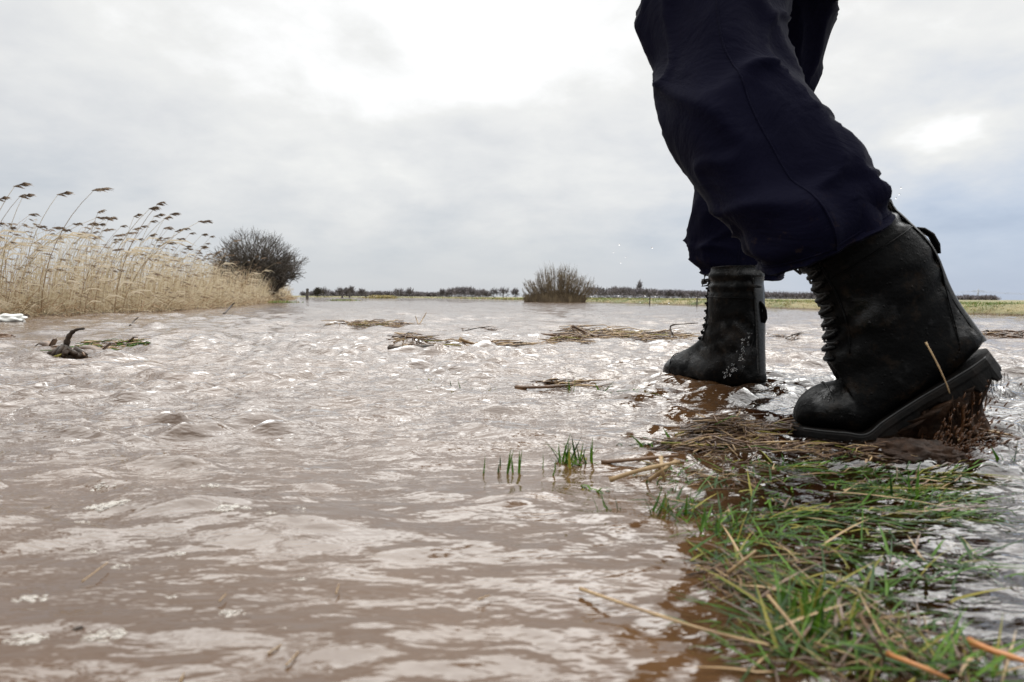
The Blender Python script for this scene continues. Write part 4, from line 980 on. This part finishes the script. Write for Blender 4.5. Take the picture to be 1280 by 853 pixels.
    for i, z in enumerate(zs):
        sgn = 1 if i % 2 else -1; p0 = surf(z, sgn*.52, .004)
        for q in (-1, 1):
            pp = surf(z, q*.56, .003); n_ = (surf(z, q*.56, .01)-pp).normalized(); hk = MB(); hk.tube([pp-n_*.001, pp+n_*.004], [.0030, .0024], 8); hk.build('lace_hook', M['rubber'], b, ORG)
            mb.tube([surf(z, q*.56, .004), surf(z+.004, q*.25, .0035), surf(z+.009, 0, .0035), surf(z+.014, -q*.25, .0035), surf(min(z+.018, .27), -q*.56, .006)], .0014, 6)
    kz = .262
    for q in (-1, 1):
        mb.tube([surf(kz, q*.05, .009), surf(kz-.004, q*.3, .020), surf(kz-.02, q*.5, .018), surf(kz-.018, q*.2, .012), surf(kz, 0, .010)], .0022, 6)
    mb.build('lace', M['cordm'], b, ORG)
    # tongue bellows below the laces
    mb = MB()
    for i, z in enumerate(np.linspace(.10, .25, 9)):
        mb.tube([surf(z, a, .0035-.003*abs(a)/.5) for a in np.linspace(-.5, .5, 9)], .0035, 6)
    mb.build('tongue', M['leather'], b, ORG, fix=True)
    # toe cap edge
    mb = MB(); mb.tube([W(.252+.010*math.cos(t), .0475*math.sin(t), .008+.066*max(0, math.cos(t))**.55) for t in np.linspace(-1.5, 1.5, 30)], .0014, 5); mb.build('toe_cap_seam', M['leather'], b, ORG)
    return b, W
ballL = P(1079, 562, 1.0)
bootL, WL = make_boot(ballL, .208, (-.970, .242), R(36), R(-11), 1.0, 'raised black boot bent at the toe, muddy water pouring from its sole', .98, .018)
heelR = gp(941, 485); heelR.z = -.036
bootR, WR = make_boot(heelR, .02, (-.55, .84), 0.0, R(-2), 6.0, 'black boot standing flat in the water, splash running down it', .98, 0.0, .93)

# straw stuck on the raised boot
p0 = WL(.075, .058, .13); p1 = WL(.05, .062, .06)
stem([P(1157, 428, .845), P(1170, 452, .835), P(1182, 478, .825), P(1187, 492, .825)], .0011, M['straw'], 'short straw stuck to the side of the raised boot', 'straw', 'straw')

# ------------------------------------------------------------ mud and water pouring from the sole
# ragged curtain: lumpy column from the arch and heel of the sole down to the water
def mudcol(mb, x0, x1, w, seed, mi=0, fall=1.0):
    top = [WL(x0+(x1-x0)*t, 0, -.016) for t in np.linspace(0, 1, 9)]; rings = []; N = 40
    for j in range(22):
        s_ = j/21; ring = []
        a = top[0]; b = top[-1]; zt = [q.z for q in top]
        ce = (a+b)/2; hl = (b-a).length/2; ax = Vector((b.x-a.x, b.y-a.y, 0)).normalized(); ay = Vector((-ax.y, ax.x, 0))
        f = (1-.42*math.sin(s_*math.pi*.62))*(1+.5*max(0, s_-.75)*2)
        for k in range(N):
            t = 2*math.pi*k/N; c_, s2 = math.cos(t), math.sin(t)
            ztop = a.z+(b.z-a.z)*(c_*.5+.5)
            z = ztop*(1-s_*fall)+(-.012)*s_*fall
            nz = noise.fractal(Vector((c_*2.2+seed, s2*2.2, s_*1.6)), 1, 2, 5); n2 = noise.noise(Vector((t*4.5+seed, 0, s_*1.3)))
            rr = f*(1+.30*nz+.14*n2)
            ring.append(Vector((ce.x, ce.y, 0))+ax*c_*hl*rr+ay*s2*w*rr+Vector((.010*s_, 0, z+.004*nz*s_)))
        rings.append(ring)
    mb.loft(rings, mi)
mb = MB(); mudcol(mb, .09, .195, .052, 3, 1); mudcol(mb, .045, .12, .046, 9, 1); mudcol(mb, .06, .15, .052, 21, 1); mudcol(mb, .015, .08, .040, 33, 1, .75)
def runnel(p, e, r_, mi):
    mid = p.lerp(e, .5)+Vector((rnd(-.003, .004), rnd(-.003, .003), 0))
    mb.tube([p+Vector((0, 0, .006)), p.lerp(mid, .6), mid, mid.lerp(e, .6), e], [r_*1.5, r_, r_*.6, r_*rnd(.4, 1.2), r_*.25], 5, mi)
for i in range(150):
    x = min(.19, max(.03, random.gauss(.10, .035))); p = WL(x, rnd(-.036, .036), -.022)
    L = p.z*(rnd(.12, .6) if random.random() < .75 else 1)
    e = Vector((p.x+rnd(-.010, .006), p.y+rnd(-.008, .008), max(-.004, p.z-L))); runnel(p, e, rnd(.0005, .0016), 0 if random.random() < .7 else 1)
for i in range(110):                   # fine roots and grass trailing off the heel
    x = rnd(-.0, .13); p = WL(x, rnd(-.038, .038), -.026); l = rnd(.004, .022)*(1.2-x*3); d = Vector((rnd(-.3, .5), rnd(-.3, .3), rnd(-1, -.4))).normalized()
    mb.tube([p, p+d*l*.5+Vector((0, 0, -.1*l)), p+d*l+Vector((0, 0, -.4*l))], [.0006, .0005, .0002], 3, 1)
for i in range(90):                    # broad wet tongues of muddy water clinging to the clod
    x = rnd(.03, .185); p = WL(x, rnd(-.040, .040), -.018); L = p.z*rnd(.3, 1.0); r_ = rnd(.0008, .0026)
    e = Vector((p.x+rnd(-.012, .004), p.y*1+rnd(-.008, .008), max(-.006, p.z-L))); mid = p.lerp(e, .5)+Vector((rnd(-.004, .004), rnd(-.004, .004), 0))
    mb.tube([p+Vector((0, 0, .008)), p.lerp(mid, .5), mid, mid.lerp(e, .5), e], [r_*1.5, r_*1.2, r_, r_*rnd(.6, 1.3), r_*rnd(.1, .8)], 8, 0 if random.random() < .3 else 1, flat=.55)
for i in range(170):                   # round drops breaking off
    p = WL(rnd(0, .10), rnd(-.035, .02), -.03); p.z *= .9*random.random(); p.x += abs(random.gauss(0, .016)); r_ = rnd(.0004, .0013)
    mb.tube([p+Vector((0, 0, r_*q)) for q in (-1, -.7, 0, .7, 1)], [r_*.1, r_*.7, r_, r_*.7, r_*.1], 7, 0)
o = mb.build('muddy_cascade', [M['splash'], M['mud']], None, (ballL.x, ballL.y, 0)); tag(o, 'brown muddy water and roots streaming down from the raised sole', 'muddy splash')
bm = bmesh.new(); bmesh.ops.create_icosphere(bm, subdivisions=5, radius=1)
for v_ in bm.verts:
    n_ = noise.fractal(v_.co*2.4, 1, 2, 5); v_.co = Vector((v_.co.x*.060, v_.co.y*.04, v_.co.z*.022))*(1+.22*n_+.10*noise.noise(v_.co*14)+.05*noise.noise(v_.co*40))
me = bpy.data.meshes.new('mud_mound'); bm.to_mesh(me); bm.free(); me.materials.append(M['mud'])
for p_ in me.polygons: p_.use_smooth = True
o = bpy.data.objects.new('mud_mound', me); COL.objects.link(o); o.location = gp(1142, 572)+Vector((0, 0, .0)); tag(o, 'churned brown mud mound under the raised boot', 'mud')
mb = MB(); c = gp(1190, 570)
for i in range(260):                   # spray thrown to the right
    a = rnd(.0, 1.25); e = rnd(.1, 1.2); rr_ = abs(random.gauss(0, .045)); p = gp(1185, 572)+Vector((math.cos(a)*rr_*1.3, rnd(-.01, .05), .002+abs(math.sin(a))*rr_*1.0))
    d = Vector((math.cos(a), 0, math.sin(a)+.2)).normalized()*rnd(.002, .010)
    mb.tube([p, p+d*.5, p+d], [.0004, rnd(.0008, .0018), .0003], 5, 0)
tag(mb.build('mud_spray', [M['splash']], None, (c.x, c.y, 0)), 'fine brown spray thrown up right of the mud mound', 'mud spray', kind='stuff')

# ------------------------------------------------------------ droplets
bm = bmesh.new(); bmesh.ops.create_icosphere(bm, subdivisions=2, radius=1); dme = bpy.data.meshes.new('droplet'); bm.to_mesh(dme); bm.free(); dme.materials.append(M['drop'])
for p_ in dme.polygons: p_.use_smooth = True
def drop(p, r_, sx, sz, label, group, tilt=0):
    o = bpy.data.objects.new('water_droplet', dme); COL.objects.link(o); o.location = p; o.scale = (r_*sx, r_, r_*sz); o.rotation_euler = (0, tilt, 0); tag(o, label, 'water droplet', group)
path = cr([(943, 412), (932, 425), (930, 440), (926, 452), (915, 460), (905, 468)], 6)
for i in range(62):
    q = random.choice(path); px = q[0]+random.gauss(0, 2.6); py = q[1]+random.gauss(0, 3)
    drop(P(px, py, 1.50+rnd(-.01, .02)), rnd(.0010, .0034), 1, rnd(.8, 1.5), 'droplet in the chain of splashing water in front of the farther boot', 'chain of droplets splashing off the farther boot', rnd(-.5, .5))
for px, py in ((944, 408), (956, 404), (958, 416), (955, 430), (948, 440), (957, 446), (964, 438), (966, 460), (950, 455)):
    drop(P(px, py, 1.6), rnd(.0008, .0018), 1, rnd(1, 1.8), 'lone droplet in the air right of the farther boot', 'droplets falling behind the farther boot')
for px, py, r_ in ((774, 306, 2.2), (815, 310, 2.4), (767, 316, 1.5), (782, 322, 1.5), (776, 329, 1.5), (806, 370, 1.8), (819, 371, 1.7), (836, 379, 2.2), (773, 370, 1.6), (739, 371, 1.6), (800, 378, 1.6), (870, 372, 1.5), (838, 372, 1.2), (820, 381, 1.2)):
    drop(P(px, py, 1.5), r_*.00078, rnd(1, 1.7), .8, 'droplet hanging in the air left of the farther boot', 'droplets in the air left of the farther boot')
for px, py in ((1120, 248), (1124, 243), (1119, 266), (1126, 235), (1062, 262)):
    drop(P(px, py, 1.0), .0010, 1, 1.2, 'tiny droplet in the sky right of the nearer trouser leg', 'droplets right of the nearer knee')
# clear water riding up round the farther boot: little lobed ridge
mb = MB(); c = gp(870, 468)
for i in range(90):
    t = rnd(0, 1); px = 832+110*t+rnd(-4, 4); py = 466+12*t+rnd(-3, 3); q = gp(px, py); b = rnd(.003, .008)
    d = Vector((rnd(-1, 1), rnd(-.4, .4), 0)).normalized()*rnd(.006, .02); z = wz(q.x, q.y)
    mb.tube([q+Vector((0, 0, z-.001))-d, q+Vector((0, 0, z+b*.5)), q+Vector((0, 0, z-.001))+d], [.0006, b*.45, .0006], 7, flat=.8)
tag(mb.build('boot_wake', M['drop'], None, (c.x, c.y, 0)), 'small clear wavelets lapping round the toe of the farther boot', 'wavelets', kind='stuff')
